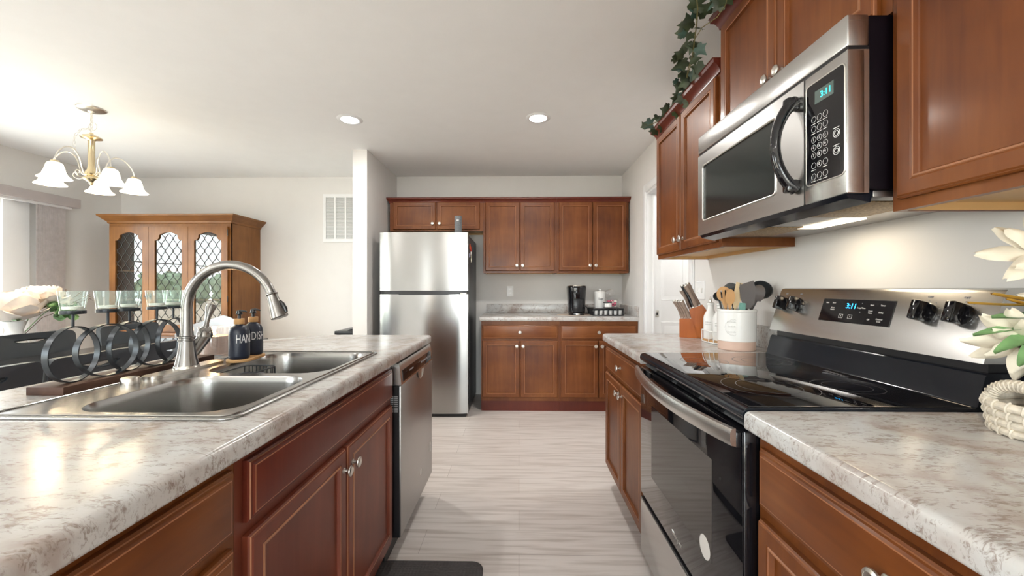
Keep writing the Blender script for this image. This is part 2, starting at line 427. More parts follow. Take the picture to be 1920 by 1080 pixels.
def soft_plate(bm, outer, holes, z0, z1, rt, rb=0.002, soft=None, n=5):
    """plate whose outer edge is rounded above (rt) and below (rb) on the soft edges; outline runs counter-clockwise"""
    m = len(outer); P = [Vector(p) for p in outer]
    soft = set(range(m)) if soft is None else soft
    def off(d):
        out = []
        for i in range(m):
            a, b, c = P[i - 1], P[i], P[(i + 1) % m]
            e0, e1 = (b - a).normalized(), (c - b).normalized()
            n0, n1 = Vector((-e0.y, e0.x)), Vector((-e1.y, e1.x))      # inward normals
            d0 = d if (i - 1) % m in soft else 0; d1 = d if i in soft else 0
            det = e0.x * e1.y - e0.y * e1.x
            if abs(det) < 1e-4: out.append(b + n1 * max(d0, d1)); continue
            q0 = b + n0 * d0; q1 = b + n1 * d1; t_ = ((q1.x - q0.x) * e1.y - (q1.y - q0.y) * e1.x) / det
            out.append(q0 + e0 * t_)
        return out
    prof = [(rb * (1 - math.sin(PI / 2 * i / 2)), z0 + rb * (1 - math.cos(PI / 2 * i / 2))) for i in range(3)]
    prof += [(rt * (1 - math.cos(PI / 2 * i / n)), z1 - rt * (1 - math.sin(PI / 2 * i / n))) for i in range(n + 1)]
    rings = [[bm.verts.new((p.x, p.y, z)) for p in off(d)] for d, z in prof]
    for A, B in zip(rings, rings[1:]):
        for i in range(m):
            f = bm.faces.new((A[i], A[(i + 1) % m], B[(i + 1) % m], B[i])); f.smooth = True
    hl = []
    for z, R_ in ((z0, rings[0]), (z1, rings[-1])):
        L = [R_] + [[bm.verts.new((u, v, z)) for u, v in h] for h in holes]; hl.append(L[1:]); es = []
        for lp in L:
            for i in range(len(lp)):
                e = bm.edges.get((lp[i], lp[(i + 1) % len(lp)])) or bm.edges.new((lp[i], lp[(i + 1) % len(lp)])); es.append(e)
        bmesh.ops.triangle_fill(bm, use_beauty=True, edges=es)
    for a, b in zip(*hl):
        for i in range(len(a)): bm.faces.new((a[i], a[(i + 1) % len(a)], b[(i + 1) % len(a)], b[i]))

WM = {}
def OBJ(name, bm, mat, parent=None, loc=None, sharp=35, label=None, kind=None, recalc=True):
    if recalc: bmesh.ops.recalc_face_normals(bm, faces=bm.faces[:])
    if parent is not None:
        Mx = WM[parent.name]
    else:
        Mx = Matrix.Translation(Vector(loc)) if loc is not None else Matrix.Identity(4)
    bm.transform(Mx.inverted())
    me = bpy.data.meshes.new(name); bm.to_mesh(me); bm.free()
    for m in (mat if isinstance(mat, (list, tuple)) else [mat]): me.materials.append(m)
    me.set_sharp_from_angle(angle=math.radians(sharp))
    o = bpy.data.objects.new(name, me); COL.objects.link(o)
    if parent is not None: o.parent = parent
    else: o.matrix_world = Mx
    WM[o.name] = Mx
    if label: o['label'] = label
    if kind: o['kind'] = kind
    return o

def thing(name, label, cat, loc, rz=0, group=None):
    o = bpy.data.objects.new(name, None); COL.objects.link(o); o.empty_display_size = .05
    Mx = Matrix.Translation(Vector(loc)) @ Matrix.Rotation(rz, 4, 'Z')
    o.matrix_world = Mx; WM[o.name] = Mx
    o['label'] = label; o['category'] = cat
    if group: o['group'] = group
    return o

def tag(o, label, cat, group=None):
    o['label'] = label; o['category'] = cat
    if group: o['group'] = group
    return o

def dup(root, loc, rz=0, label=None, group=None, scale=None):
    r = root.copy(); COL.objects.link(r); r.location = loc; r.rotation_euler = (0, 0, rz)
    if scale: r.scale = scale
    if label: r['label'] = label
    if group: r['group'] = group
    def rec(src, dst):
        for ch in list(src.children):
            c = ch.copy(); COL.objects.link(c); c.parent = dst; rec(ch, c)
    kids = [(c, r) for c in list(root.children)]
    for c0, p in kids:
        c = c0.copy(); COL.objects.link(c); c.parent = p; rec(c0, c)
    return r

def struct(name, bm, mat, parent=None):
    o = OBJ(name, bm, mat, parent)
    if parent is None: o['kind'] = 'structure'
    return o

def text_bm(s, size, Mx, extrude=.0004, align='CENTER', bend=None, sx=1.0):
    cu = bpy.data.curves.new('t', 'FONT'); cu.body = s; cu.size = size; cu.align_x = align; cu.align_y = 'CENTER'; cu.extrude = extrude; cu.resolution_u = 3
    ob = bpy.data.objects.new('t', cu); COL.objects.link(ob)
    dg = bpy.context.evaluated_depsgraph_get(); me = bpy.data.meshes.new_from_object(ob.evaluated_get(dg))
    bpy.data.objects.remove(ob); bpy.data.curves.remove(cu)
    bm = bmesh.new(); bm.from_mesh(me); bpy.data.meshes.remove(me)
    for v in bm.verts:
        v.co.x *= sx
        if bend:
            a = v.co.x / bend; rr = bend + v.co.z
            v.co = Vector((rr * math.sin(a), v.co.y, rr * math.cos(a) - bend))
    bm.transform(Mx)
    return bm

def squiggle(w, h, Mx, bend, rnd_, r=.0005):
    """one illegible handwritten line wrapped on a round vessel"""
    bm = bmesh.new(); n = 34; run = []
    for i in range(n + 1):
        x = w * (i / n - .5); y = h * .5 * math.sin(i * 1.9 + rnd_) * (.6 + .4 * math.sin(i * .7)); a = x / bend
        run.append(Mx @ Vector((bend * math.sin(a), y, bend * math.cos(a) - bend)))
    tube(bm, run, r, 5); return bm

def join(bm, other):
    me = bpy.data.meshes.new('t'); other.to_mesh(me); other.free(); bm.from_mesh(me); bpy.data.meshes.remove(me)

def axes(o, u, v, w):
    u, v, w = Vector(u), Vector(v), Vector(w)
    return Matrix(((u.x, v.x, w.x, o[0]), (u.y, v.y, w.y, o[1]), (u.z, v.z, w.z, o[2]), (0, 0, 0, 1)))
# ================================================================== SETTING
XL, XR, YB, YF, ZC = -4.52, 1.145, 4.46, -3.95, 2.44
TW = .115
def slab(name, mat, *b): bm = bm_new(); box(bm, *b); return struct(name, bm, mat)
slab('floor', M['floor'], XL - .12, 3.2, YF - .12, YB + .12, -.05, 0)
slab('ceiling', M['ceil'], XL - .12, 3.2, YF - .12, YB + .12, ZC, ZC + .06)
slab('wall_back', M['wall'], XL - .12, 3.2, YB, YB + .12, 0, ZC)
slab('wall_partition', M['wall'], -1.50, -1.37, 3.575, YB, 0, ZC)
def wall_with_holes(name, fn, u0, u1, a0, a1, holes):
    bm = bm_new()
    fill_plate(bm, [(u0, 0), (u1, 0), (u1, ZC), (u0, ZC)], [[(h[0], h[2]), (h[1], h[2]), (h[1], h[3]), (h[0], h[3])] for h in holes], a0, a1, fn=fn)
    return struct(name, bm, M['wall'])
fX = lambda u, v, a: (a, u, v)
fY = lambda u, v, a: (u, a, v)
# right wall with the doorway (opening reaches the floor)
DY0, DY1, DZ = 2.69, 3.59, 2.045
bm = bm_new()
prism(bm, [(YF, 0), (DY0, 0), (DY0, DZ), (DY1, DZ), (DY1, 0), (YB, 0), (YB, ZC), (YF, ZC)], fX, XR, XR + TW)
struct('wall_right', bm, M['wall'])
SY0, SY1 = 1.62, 3.40
wall_with_holes('wall_left', fX, YF, YB, XL - .12, XL, [(SY0, SY1, .02, 2.03), (-3.3, -.7, .45, 2.05)])
WINS = [(-2.70, -2.40), (-1.35, .85)]  # narrow one read from reflections; wide one unseen, added for daylight
wall_with_holes('wall_rear', fY, XL, 3.2, YF - .12, YF, [(a, b, .25, 2.15) for a, b in WINS])
slab('wall_hall_side', M['wall'], 3.1, 3.2, 1.5, YB, 0, ZC)
slab('wall_hall_near', M['wall'], XR + TW, 3.1, 1.5, 1.6, 0, ZC)
slab('wall_hall_far', M['wall'], XR + TW, 3.1, 4.22, 4.3, 0, ZC)
# baseboards
bm = bm_new(); box(bm, XL, -1.5, YB - .014, YB, 0, .09, .004); struct('baseboard_back', bm, M['trim'])
bm = bm_new(); box(bm, -1.514, -1.5, 3.575, YB - .014, 0, .09, .004); box(bm, -1.514, -1.356, 3.561, 3.575, 0, .09, .004); struct('baseboard_partition', bm, M['trim'])
bm = bm_new(); box(bm, XL, XL + .014, 3.70, YB - .02, 0, .09, .004); struct('baseboard_left', bm, M['trim'])
bm = bm_new(); box(bm, XR - .014, XR, 2.46, 2.61, 0, .09, .003); struct('baseboard_right', bm, M['trim'])

# doorway casing on the kitchen side, jamb lining with the strike plate
def casing_profile(bm, fn_pts):
    pass
d = bm_new()
cw = .075
def casing(bm, y0, y1, z0, z1, x):      # three stepped beads
    box(bm, x - .010, x, y0, y1, z0, z1, .003)
for (w0, w1, t) in ((0, .075, .010), (.008, .062, .016), (.020, .052, .012)):
    box(d, XR - t, XR, DY1 + w0, DY1 + w1, 0, DZ + w1, .003)
    box(d, XR - t, XR, DY0 - w1, DY0 - w0, 0, DZ + w1, .003)
    box(d, XR - t + .0005, XR, DY0 - w1 + .001, DY1 + w1 - .001, DZ + w0, DZ + w1, .003)
struct('trim_1', d, M['trim'])
d = bm_new()
box(d, XR - .004, XR + TW + .004, DY1 - .018, DY1 + .001, 0, DZ, .001)
box(d, XR - .004, XR + TW + .004, DY0 - .001, DY0 + .018, 0, DZ, .001)
box(d, XR - .004, XR + TW + .004, DY0 + .018, DY1 - .018, DZ - .018, DZ + .001, .001)
box(d, XR + .045, XR + .058, DY1 - .03, DY1 - .018, 0, DZ - .018, .001)
tr = struct('trim_2', d, M['trim'])
d = bm_new(); box(d, XR + .070, XR + .098, DY1 - .0205, DY1 - .018, .93, .99, .003); sp = OBJ('strike_plate', d, M['nickel'], tr)
d = bm_new(); box(d, XR + .078, XR + .090, DY1 - .0215, DY1 - .0203, .948, .972); OBJ('latch_hole', d, M['black'], sp)
# panelled door in the far wall of the hall
def panels_door(name, x0, x1, y, z1):
    bm = bm_new(); box(bm, x0, x1, y - .038, y, .01, z1, .002)
    o = struct(name, bm, M['trim'])
    xm = (x0 + x1) / 2
    for (a, b, c, e) in ((x0 + .11, xm - .05, 1.06, z1 - .12), (xm + .05, x1 - .11, 1.06, z1 - .12), (x0 + .11, xm - .05, .22, .84), (xm + .05, x1 - .11, .22, .84)):
        bm = bm_new(); ring_panel(bm, axes((a, y - .038, c), (1, 0, 0), (0, 0, 1), (0, -1, 0)), b - a, e - c, [(0, -.0), (.008, .004), (.016, -.006), (.03, -.004), (.05, .002)])
        OBJ('door_panel', bm, M['trim'], o)
    return o
def ring_panel(bm, Mx, w, h, prof, mis=None, close_back=False):
    rings = []
    for (ins, d_) in prof:
        rings.append([bm.verts.new(Mx @ Vector(p)) for p in ((ins, ins, d_), (w - ins, ins, d_), (w - ins, h - ins, d_), (ins, h - ins, d_))])
    for i, (A, B) in enumerate(zip(rings, rings[1:])):
        for k in range(4):
            f = bm.faces.new((A[k], A[(k + 1) % 4], B[(k + 1) % 4], B[k]))
            if mis: f.material_index = mis[i]
    f = bm.faces.new(rings[-1])
    if close_back: bm.faces.new(rings[0][::-1])
panels_door('door_1', 1.36, 2.17, 4.22, 2.03)
bm = bm_new()
for (a, b, c, e) in ((1.285, 1.355, 0, 2.1), (2.175, 2.245, 0, 2.1), (1.355, 2.175, 2.035, 2.1)): box(bm, a, b, 4.205, 4.22, c, e, .003)
struct('trim_3', bm, M['trim'])

# sliding glass door in the dining room's left wall
bm = bm_new()
fill_plate(bm, [(SY0 - .0, .02), (SY1, .02), (SY1, 2.03), (SY0, 2.03)],
           [[(SY0 + .06, .08), ((SY0 + SY1) / 2 - .03, .08), ((SY0 + SY1) / 2 - .03, 1.97), (SY0 + .06, 1.97)],
            [((SY0 + SY1) / 2 + .03, .08), (SY1 - .06, .08), (SY1 - .06, 1.97), ((SY0 + SY1) / 2 + .03, 1.97)]], XL - .09, XL - .03, fn=fX)
wd = struct('window_1', bm, M['trim'])
bm = bm_new(); box(bm, XL, XL + .018, SY1, SY1 + .195, 0, 2.06, .003); OBJ('side_casing', bm, M['trim'], wd)
for k, (a, b) in enumerate(((SY0 + .055, (SY0 + SY1) / 2 - .025), ((SY0 + SY1) / 2 + .025, SY1 - .055))):
    bm = bm_new(); box(bm, XL - .064 + .01 * k, XL - .060 + .01 * k, a, b, .075, 1.975); OBJ('glass_pane', bm, M['pane'], wd)
bm = bm_new()
for z in (1.0, 1.5):
    for (a, b) in ((SY0 + .055, (SY0 + SY1) / 2 - .025), ((SY0 + SY1) / 2 + .025, SY1 - .055)): box(bm, XL - .07, XL - .045, a, b, z, z + .012)
OBJ('glazing_bar', bm, M['trim'], wd)
for i, (a, b) in enumerate(WINS):
    bm = bm_new(); m_ = (a + b) / 2
    fill_plate(bm, [(a, .25), (b, .25), (b, 2.15), (a, 2.15)], [[(a + .05, .3), (m_ - .025, .3), (m_ - .025, 2.1), (a + .05, 2.1)], [(m_ + .025, .3), (b - .05, .3), (b - .05, 2.1), (m_ + .025, 2.1)]], YF - .09, YF - .02, fn=fY)
    wn = struct('window_%d' % (i + 2), bm, M['trim'])
    bm = bm_new(); box(bm, a + .045, b - .045, YF - .06, YF - .056, .295, 2.105); OBJ('glass_pane', bm, M['pane'], wn)
bm = bm_new()
fill_plate(bm, [(-3.3, .45), (-.7, .45), (-.7, 2.05), (-3.3, 2.05)], [[(-3.25, .5), (-2.03, .5), (-2.03, 2.0), (-3.25, 2.0)], [(-1.97, .5), (-.75, .5), (-.75, 2.0), (-1.97, 2.0)]], XL - .09, XL - .03, fn=fX)
wn = struct('window_4', bm, M['trim'])  # unseen window, added to let more daylight reach the ceiling
bm = bm_new(); box(bm, XL - .064, XL - .060, -3.255, -.745, .495, 2.005); OBJ('glass_pane', bm, M['pane'], wn)
# outside
slab('ground_lawn', M['grass'], -40, XL - .12, -30, 30, -.2, -.06)
slab('ground_field', M['tan'], XL - .12, 20, -30, YF - .12, -.2, -.06)
slab('ground_bounce_patio', M['patio'], XL - 3.6, XL - .12, -1.0, 5.0, -.059, -.03)  # added pale slab, bounces daylight up to the ceiling
def bush(name, label, x, y, w, h, n, seed):
    rnd = random.Random(seed); bm = bm_new()
    for i in range(n):
        a = rnd.random() * 2 * PI; r = w * .5 * math.sqrt(rnd.random()); s = h * rnd.uniform(.18, .3)
        c = Vector((x + r * math.cos(a), y + r * math.sin(a), -.06 + h * rnd.uniform(.25, .85)))
        g = bmesh.ops.create_icosphere(bm, subdivisions=3, radius=s)
        for v in g['verts']:
            v.co = v.co * (1 + .3 * noise.noise(v.co * 6 / h + Vector((i, 0, 0))) + .35 * noise.noise(v.co * 22 / h + Vector((i, 5, 0)))) + c
    for f in bm.faces: f.smooth = True
    t = thing(name, label, 'tree', (x, y, -.06), group='trees beyond the field' if name == 'garden_tree' else 'shrubs beyond the patio')
    OBJ('foliage', bm, M['foliage'], t)
    bm = bm_new(); tube(bm, [(x, y, -.06), (x, y, h * .5)], [.12, .08]); OBJ('trunk', bm, M['stem'], t)
for i in range(9):
    bush('garden_tree', 'leafy green tree in the row beyond the field, seen mirrored in the hutch glass', -32 + i * 2.9, -19.5 - (i % 3) * .6, 1.7, 1.9 + .2 * ((i * 7) % 3), 22, i)
for i in range(5):
    bush('hedge_shrub', 'pale green shrub beyond the patio, seen through the glass door', -13.5, 7.5 + i * 2.5, 1.5, 1.7 + .2 * (i % 2), 22, 30 + i)

# return-air grille
t = thing('air_return_grille', 'white louvered air return grille on the wall left of the partition', 'vent', (-1.95, YB, 1.706))
g0, g1, z0, z1 = -2.201, -1.70, 1.706, 2.246
bm = bm_new()
cols = [(g0 + .03, g0 + .125), (g0 + .145, g0 + .245), (g0 + .262, g0 + .36), (g0 + .378, g0 + .473)]
fill_plate(bm, [(g0, z0), (g1, z0), (g1, z1), (g0, z1)], [[(a, z0 + .035), (b, z0 + .035), (b, z1 - .035), (a, z1 - .035)] for a, b in cols], YB - .014, YB - .004, fn=fY)
OBJ('grille_frame', bm, M['trim'], t)
bm = bm_new()
z = z0 + .037
while z < z1 - .042:
    for a, b in cols:
        prism(bm, [(YB - .012, z), (YB - .003, z + .009), (YB - .003, z + .011), (YB - .012, z + .002)], lambda u, v, a_: (a_, u, v), a, b)
    z += .0135
OBJ('louvers', bm, M['trim'], t)
bm = bm_new(); box(bm, g0 + .01, g1 - .01, YB - .0035, YB - .0005, z0 + .01, z1 - .01); OBJ('backing', bm, plain('grey_filter', (.45, .45, .45), .8), t)

def outlet(name, label, O, u, n, kind):
    t = thing(name, label, 'switch' if kind == 's' else 'outlet', O)
    Mx = axes(O, u, (0, 0, 1), n)
    bm = bm_new(); w = .116 if kind == 's' else .072
    ring_panel(bm, Mx @ Matrix.Translation((-w / 2, -.058, 0)), w, .116, [(0, 0), (0, .003), (.004, .006)], close_back=True)
    OBJ('cover_plate', bm, M['trim'], t)
    if kind == 's':
        for dx in (-.028, .028):
            bm = bm_new(); ring_panel(bm, Mx @ Matrix.Translation((dx - .008, -.016, .005)), .016, .032, [(0, 0), (.001, .004), (.004, .008)]); OBJ('toggle', bm, M['white'], t)
    else:
        for dz in (-.022, .022):
            bm = bm_new(); ring_panel(bm, Mx @ Matrix.Translation((-.016, dz - .014, .005)), .032, .028, [(0, 0), (.002, .003)])
            r_ = OBJ('receptacle', bm, M['white'], t)
            bm = bm_new()
            for dx in (-.007, .005): ring_panel(bm, Mx @ Matrix.Translation((dx, dz - .003, .0081)), .0022, .009, [(0, 0), (0, .0004)])
            OBJ('slot', bm, M['black'], r_)
    return t
outlet('wall_outlet', 'white outlet on the back wall beside the refrigerator', (-.10, YB, 1.155), (1, 0, 0), (0, -1, 0), 'o')
outlet('light_switch', 'white double switch plate by the doorway, behind the knife block', (XR, 2.53, 1.175), (0, -1, 0), (-1, 0, 0), 's')

# recessed lights
for i, (x, y) in enumerate(CANS):
    lab = ('round recessed ceiling light above the refrigerator side of the kitchen', 'round recessed ceiling light above the coffee corner, right one in view')[i] if i < 2 else 'recessed ceiling light added behind the camera to brighten the room'
    t = thing('recessed_light', lab, 'ceiling light', (x, y, ZC), group='recessed ceiling lights' if i < 2 else 'recessed fill lights added behind the camera')
    bm = bm_new(); lathe(bm, [(.062, -.001), (.064, -.006), (.085, -.005), (.092, 0)], (x, y, ZC), n=40, cap=False); OBJ('trim_ring', bm, M['trim'], t)
    bm = bm_new(); lathe(bm, [(.063, -.002), (.05, -.0045), (.0, -.005)], (x, y, ZC), n=40, cap=False); OBJ('lens', bm, M['canlight'], t)

# ================================================================== CABINETS
def knob(parent, P, n, s=1.0):
    bm = bm_new()
    lathe(bm, [(.0085, 0), (.0085, .002), (.005, .004), (.0045, .012), (.007, .015), (.0150, .018), (.0165, .021), (.0160, .0235), (.011, .026), (.0105, .0255), (.0, .0265)], P, n, n=20)
    for v in bm.verts:
        v.co = Vector(P) + (v.co - Vector(P)) * s
    return OBJ('knob', bm, M['nickel'], parent)

T19 = .019
def front(parent, name, O, u, n, w, h, style, mat, knobs=(), label=None):
    """door or drawer front; O lower-left corner on the face frame, u along the face, n outwards"""
    Mx = axes(O, u, (0, 0, 1), n); bm = bm_new()
    if style == 'door':
        f = .035
        prof = [(0, .0005), (0, .011), (.003, .014), (.004, .0165), (.007, .019), (f, .019), (f + .003, .0175), (f + .005, .0195), (f + .0085, .0195), (f + .011, .012), (f + .013, .0095)]
        mis = [0, 0, 1, 0, 0, 0, 1, 1, 0, 0]
    else:
        prof = [(0, .0005), (0, .010), (.004, .0125), (.005, .015), (.009, .0155), (.013, .0185), (.015, .019)]
        mis = [0, 0, 1, 0, 0, 1]
    ring_panel(bm, Mx, w, h, prof, mis, close_back=True)
    o = OBJ(name, bm, [mat, M['glaze']], parent, sharp=20, label=label)
    for (a, b) in knobs: knob(o, Mx @ Vector((a, b, .019)), n)
    return o

def cabinet(name, label, cat, O, u, n, w, z0, z1, depth, fronts, mat=None, group=None, base=False, crown=0, kside=(0, 0), toe=.0, under=True, mats=None):
    """O is the floor point at the left end of the face; fronts: (name, a, z, width, height, style, knobs)"""
    u = Vector(u); n = Vector(n); mat = mat or M['cherry']; math_ = mats or M['cherry_h']
    t = thing(name, label, cat, (O[0], O[1], z0), group=group)
    A = axes((O[0], O[1], 0), u, (0, 0, 1), n)
    def bx(bm, a0, a1, b0, b1, c0, c1, bev=0):
        vs = box(bm, a0, a1, b0, b1, c0, c1, bev) if not bev else None
        if bev:
            k = bm_new(); box(k, a0, a1, b0, b1, c0, c1, bev); k.transform(A); join(bm, k)
        else:
            for v in vs: v.co = A @ v.co
    bm = bm_new()
    if base:
        for q in ((0, w, .10, .118, -depth, 0), (0, .018, .118, z1, -depth, -.019), (w - .018, w, .118, z1, -depth, -.019), (.018, w - .018, .118, z1, -depth, -depth + .012), (0, w, .118, z1, -.019, 0)): bx(bm, *q)
        OBJ('body', bm, mat, t)
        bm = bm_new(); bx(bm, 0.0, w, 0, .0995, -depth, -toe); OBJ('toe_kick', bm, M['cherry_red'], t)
    else:
        e = .022
        bx(bm, 0, w, z0 + e, z1, -depth, 0)
        bx(bm, 0, w, z0, z0 + e, -.019, 0); bx(bm, 0, .012, z0, z0 + e, -depth, -.019); bx(bm, w - .012, w, z0, z0 + e, -depth, -.019)
        OBJ('body', bm, mat, t)
        bm = bm_new(); bx(bm, .012, w - .012, z0 + e - .004, z0 + e - .0005, -depth + .001, -.020); bx(bm, .012, w - .012, z0 + .002, z0 + e - .004, -depth + .001, -depth + .02)
        bx(bm, .0125, .016, z0 + .001, z0 + e - .004, -depth + .02, -.020); bx(bm, w - .016, w - .0125, z0 + .001, z0 + e - .004, -depth + .02, -.020)
        OBJ('underside_panel', bm, M['maple'], t)
    if crown:
        bm = bm_new(); c = crown
        k0, k1 = kside
        pr = [(0.001, z1 - .018), (.008, z1 - .018), (.010, z1 - .006), (.022, z1 + c * .35), (.034, z1 + c * .55), (.036, z1 + c * .9), (.040, z1 + c), (.001, z1 + c)]
        # mitred: rings along left end, front, right end
        def P(off, z, s):
            pts = []
            if k0: pts.append((-off, -depth + .002))
            pts.append((-off if k0 else 0, off)); pts.append((w + off if k1 else w, off))
            if k1: pts.append((w + off, -depth + .002))
            return [A @ Vector((a, z, c_)) for a, c_ in pts]
        rows = [[bm.verts.new(p) for p in P(off, z, 0)] for off, z in pr]
        for i in range(len(rows)):
            R, S = rows[i], rows[(i + 1) % len(rows)]
            for k in range(len(R) - 1): bm.faces.new((R[k], R[k + 1], S[k + 1], S[k]))
        bm.faces.new([r[0] for r in rows]); bm.faces.new([r[-1] for r in rows][::-1])
        OBJ('crown_moulding', bm, M['cherry_red'], t)
    for (nm, a, z, fw, fh, st, ks) in fronts:
        front(t, nm, A @ Vector((a, z, 0)), u, n, fw, fh, st, mat if st == 'door' else math_, ks)
    return t

# --- back wall uppers (face -Y)
UX, UN = (1, 0, 0), (0, -1, 0)
YU = 4.13; UD = YB - YU
w3 = .973
cabinet('over_fridge_cabinet', 'short cherry wall cabinet with two doors above the refrigerator', 'cabinet', (-1.342, YU), UX, UN, w3 - .001, 1.781, 2.09, UD,
        [('door', .035, 1.795, .445, .285, 'door', [(.415, .06)]), ('door', .492, 1.795, .445, .285, 'door', [(.03, .06)])], crown=.034, kside=(1, 0))
for k, (x0, w) in enumerate(((-.369, .757), (.389, .740))):
    cabinet('wall_cabinet', ('cherry wall cabinet with two doors next to the refrigerator cabinet', 'cherry wall cabinet with two doors above the coffee maker')[k], 'cabinet', (x0, YU), UX, UN, w, 1.344, 2.09, UD,
            [('door', .022, 1.366, w / 2 - .025, .71, 'door', [(w / 2 - .052, .055)]), ('door', w / 2 + .003, 1.366, w / 2 - .025, .71, 'door', [(.027, .055)])], crown=.034, kside=(0, k))
# --- back wall base
YBs = 3.855
for k, (x0, w) in enumerate(((-.365, .757), (.393, .75))):
    cabinet('base_cabinet', ('cherry base cabinet with drawer and two doors next to the refrigerator', 'cherry base cabinet with drawer and two doors below the coffee maker')[k], 'cabinet', (x0, YBs), UX, UN, w, 0, .872, YB - YBs - .003,
            [('drawer', .012, .700, w - .03, .130, 'drawer', [((w - .03) / 2, .064)]), ('door', .012, .135, w / 2 - .018, .547, 'door', [(w / 2 - .045, .497)]), ('door', w / 2, .135, w / 2 - .018, .547, 'door', [(.027, .497)])], base=True, toe=.012)
# --- right-hand uppers (face -X): u runs towards the camera
RU, RN = (0, -1, 0), (-1, 0, 0)
XU = .845; RD = XR - XU
cabinet('wall_cabinet', 'cherry wall cabinet with two doors left of the microwave, ivy lying on it', 'cabinet', (XU, 2.437), RU, RN, .762, 1.362, 2.11, RD,
        [('door', .022, 1.385, .352, .70, 'door', [(.322, .055)]), ('door', .382, 1.385, .352, .70, 'door', [(.03, .055)])], crown=.04, kside=(1, 0))
cabinet('wall_cabinet', 'short cherry cabinet with two doors above the microwave', 'cabinet', (XU, 1.674), RU, RN, .757, 1.815, 2.285, RD,
        [('door', .020, 1.825, .352, .435, 'door', [(.325, .05)]), ('door', .378, 1.825, .352, .435, 'door', [(.027, .05)])], crown=.045, kside=(1, 1))
cabinet('wall_cabinet', 'cherry wall cabinet right of the microwave, cut by the frame edge', 'cabinet', (XU, .9155), RU, RN, .762, 1.362, 2.11, RD,
        [('door', .022, 1.385, .352, .70, 'door', [(.322, .055)]), ('door', .382, 1.385, .352, .70, 'door', [(.03, .055)])], crown=.04, kside=(0, 0))
# --- right-hand base
XB = .540
cabinet('base_cabinet', 'narrow end cherry base cabinet with drawer and two doors left of the range', 'cabinet', (XB, 2.437), RU, RN, .765, 0, .872, XR - XB - .003,
        [('drawer', .02, .712, .715, .130, 'drawer', [(.357, .065)]), ('door', .02, .135, .350, .555, 'door', [(.322, .505)]), ('door', .383, .135, .350, .555, 'door', [(.028, .505)])], base=True, toe=.07)
near = cabinet('base_cabinet', 'cherry base cabinet with wide drawer right of the range', 'cabinet', (XB, .903), RU, RN, .66, 0, .872, XR - XB - .003,
        [('drawer', .018, .712, .624, .128, 'drawer', [(.312, .064)]), ('door', .018, .135, .308, .55, 'door', [(.28, .50)]), ('door', .334, .135, .308, .55, 'door', [(.028, .50)])], base=True, toe=.07)
# --- island (faces +X): u runs away from the camera
IU, IN = (0, 1, 0), (1, 0, 0)
XI = -.546
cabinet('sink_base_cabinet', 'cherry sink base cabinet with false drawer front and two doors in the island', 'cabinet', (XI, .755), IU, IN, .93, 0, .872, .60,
        [('false_drawer', .022, .727, .892, .122, 'drawer', []), ('door', .022, .14, .436, .56, 'door', [(.415, .50)]), ('door', .470, .14, .436, .56, 'door', [(.03, .50)])], base=True, toe=.075, mats=M['cherry_red'], mat=wood('cherry_red_light_cast', (.115, .024, .012), (.155, .036, .018), (.20, .05, .025)))  # same cherry finish; reddish light cast put into door and drawer colours
cabinet('drawer_base_cabinet', 'cherry drawer cabinet at the near end of the island', 'cabinet', (XI, .19), IU, IN, .564, 0, .872, .60,
        [('drawer', .016, .727, .532, .122, 'drawer', []), ('drawer', .016, .43, .532, .272, 'drawer', []), ('drawer', .016, .135, .532, .272, 'drawer', [])], base=True, toe=.075)
# ================================================================== WORKTOPS
ZT = .914
def worktop(name, label, outer, holes, soft, extra=()):
    bm = bm_new(); soft_plate(bm, outer, holes, .873, ZT, .0135, .006, soft)
    for b in extra: box(bm, *b, .004)
    o = OBJ(name, bm, M['counter'], loc=(sum(p[0] for p in outer) / len(outer), sum(p[1] for p in outer) / len(outer), .873), sharp=50)
    return tag(o, label, 'countertop')
SK = (-1.145, -.592, .815, 1.69)     # sink rim
# island: clipped far-left corner; rounded far-right corner
isl = [(-.512, -.2), (-.512, 2.315)]
for i in range(1, 6):
    a = PI / 2 * i / 5; isl.append((-.542 + .03 * math.cos(a), 2.315 + .03 * math.sin(a)))
isl += [(-1.14, 2.345), (-1.40, 2.10), (-1.40, -.2)]
worktop('island_countertop', 'marbled laminate countertop of the island around the sink', isl, [rrect(SK[0] + .015, SK[1] - .015, SK[2] + .015, SK[3] - .015, .03)], set(range(0, len(isl) - 1)))
rt = [(1.144, 1.674), (1.144, 2.452), (.545, 2.452)]
for i in range(1, 6):
    a = PI / 2 + PI / 2 * i / 5; rt.append((.545 + .04 * math.cos(a), 2.412 + .04 * math.sin(a)))
rt += [(.505, 1.674)]
worktop('countertop', 'marbled laminate countertop left of the range with knife block on it', rt, [], set(range(1, 8)), extra=[(1.125, 1.144, 1.674, 2.452, .9135, 1.015)])
worktop('countertop', 'marbled laminate countertop right of the range with the rope basket', [(.505, -.6), (1.144, -.6), (1.144, .9035), (.505, .9035)], [], {3}, extra=[(1.125, 1.144, -.6, .9035, .9135, 1.015)])
worktop('countertop', 'marbled laminate countertop with backsplash under the coffee maker', [(-.378, 3.815), (1.144, 3.815), (1.144, 4.459), (-.378, 4.459)], [], {0}, extra=[(-.36, 1.124, 4.440, 4.459, .9135, 1.012), (1.1245, 1.144, 3.82, 4.459, .9135, 1.012)])
# island end panel and back panel
bm = bm_new(); box(bm, -1.15, -.61, 2.303, 2.325, 0, .872, .001); tag(OBJ('island_end_panel', bm, M['cherry'], loc=(-.85, 2.314, 0)), 'cherry end panel of the island beyond the dishwasher', 'panel')
bm = bm_new(); box(bm, -1.175, -1.151, .19, 2.325, 0, .872, .001); tag(OBJ('island_back_panel', bm, M['cherry'], loc=(-1.16, 1.26, 0)), 'cherry back panel of the island, facing the dining table', 'panel')

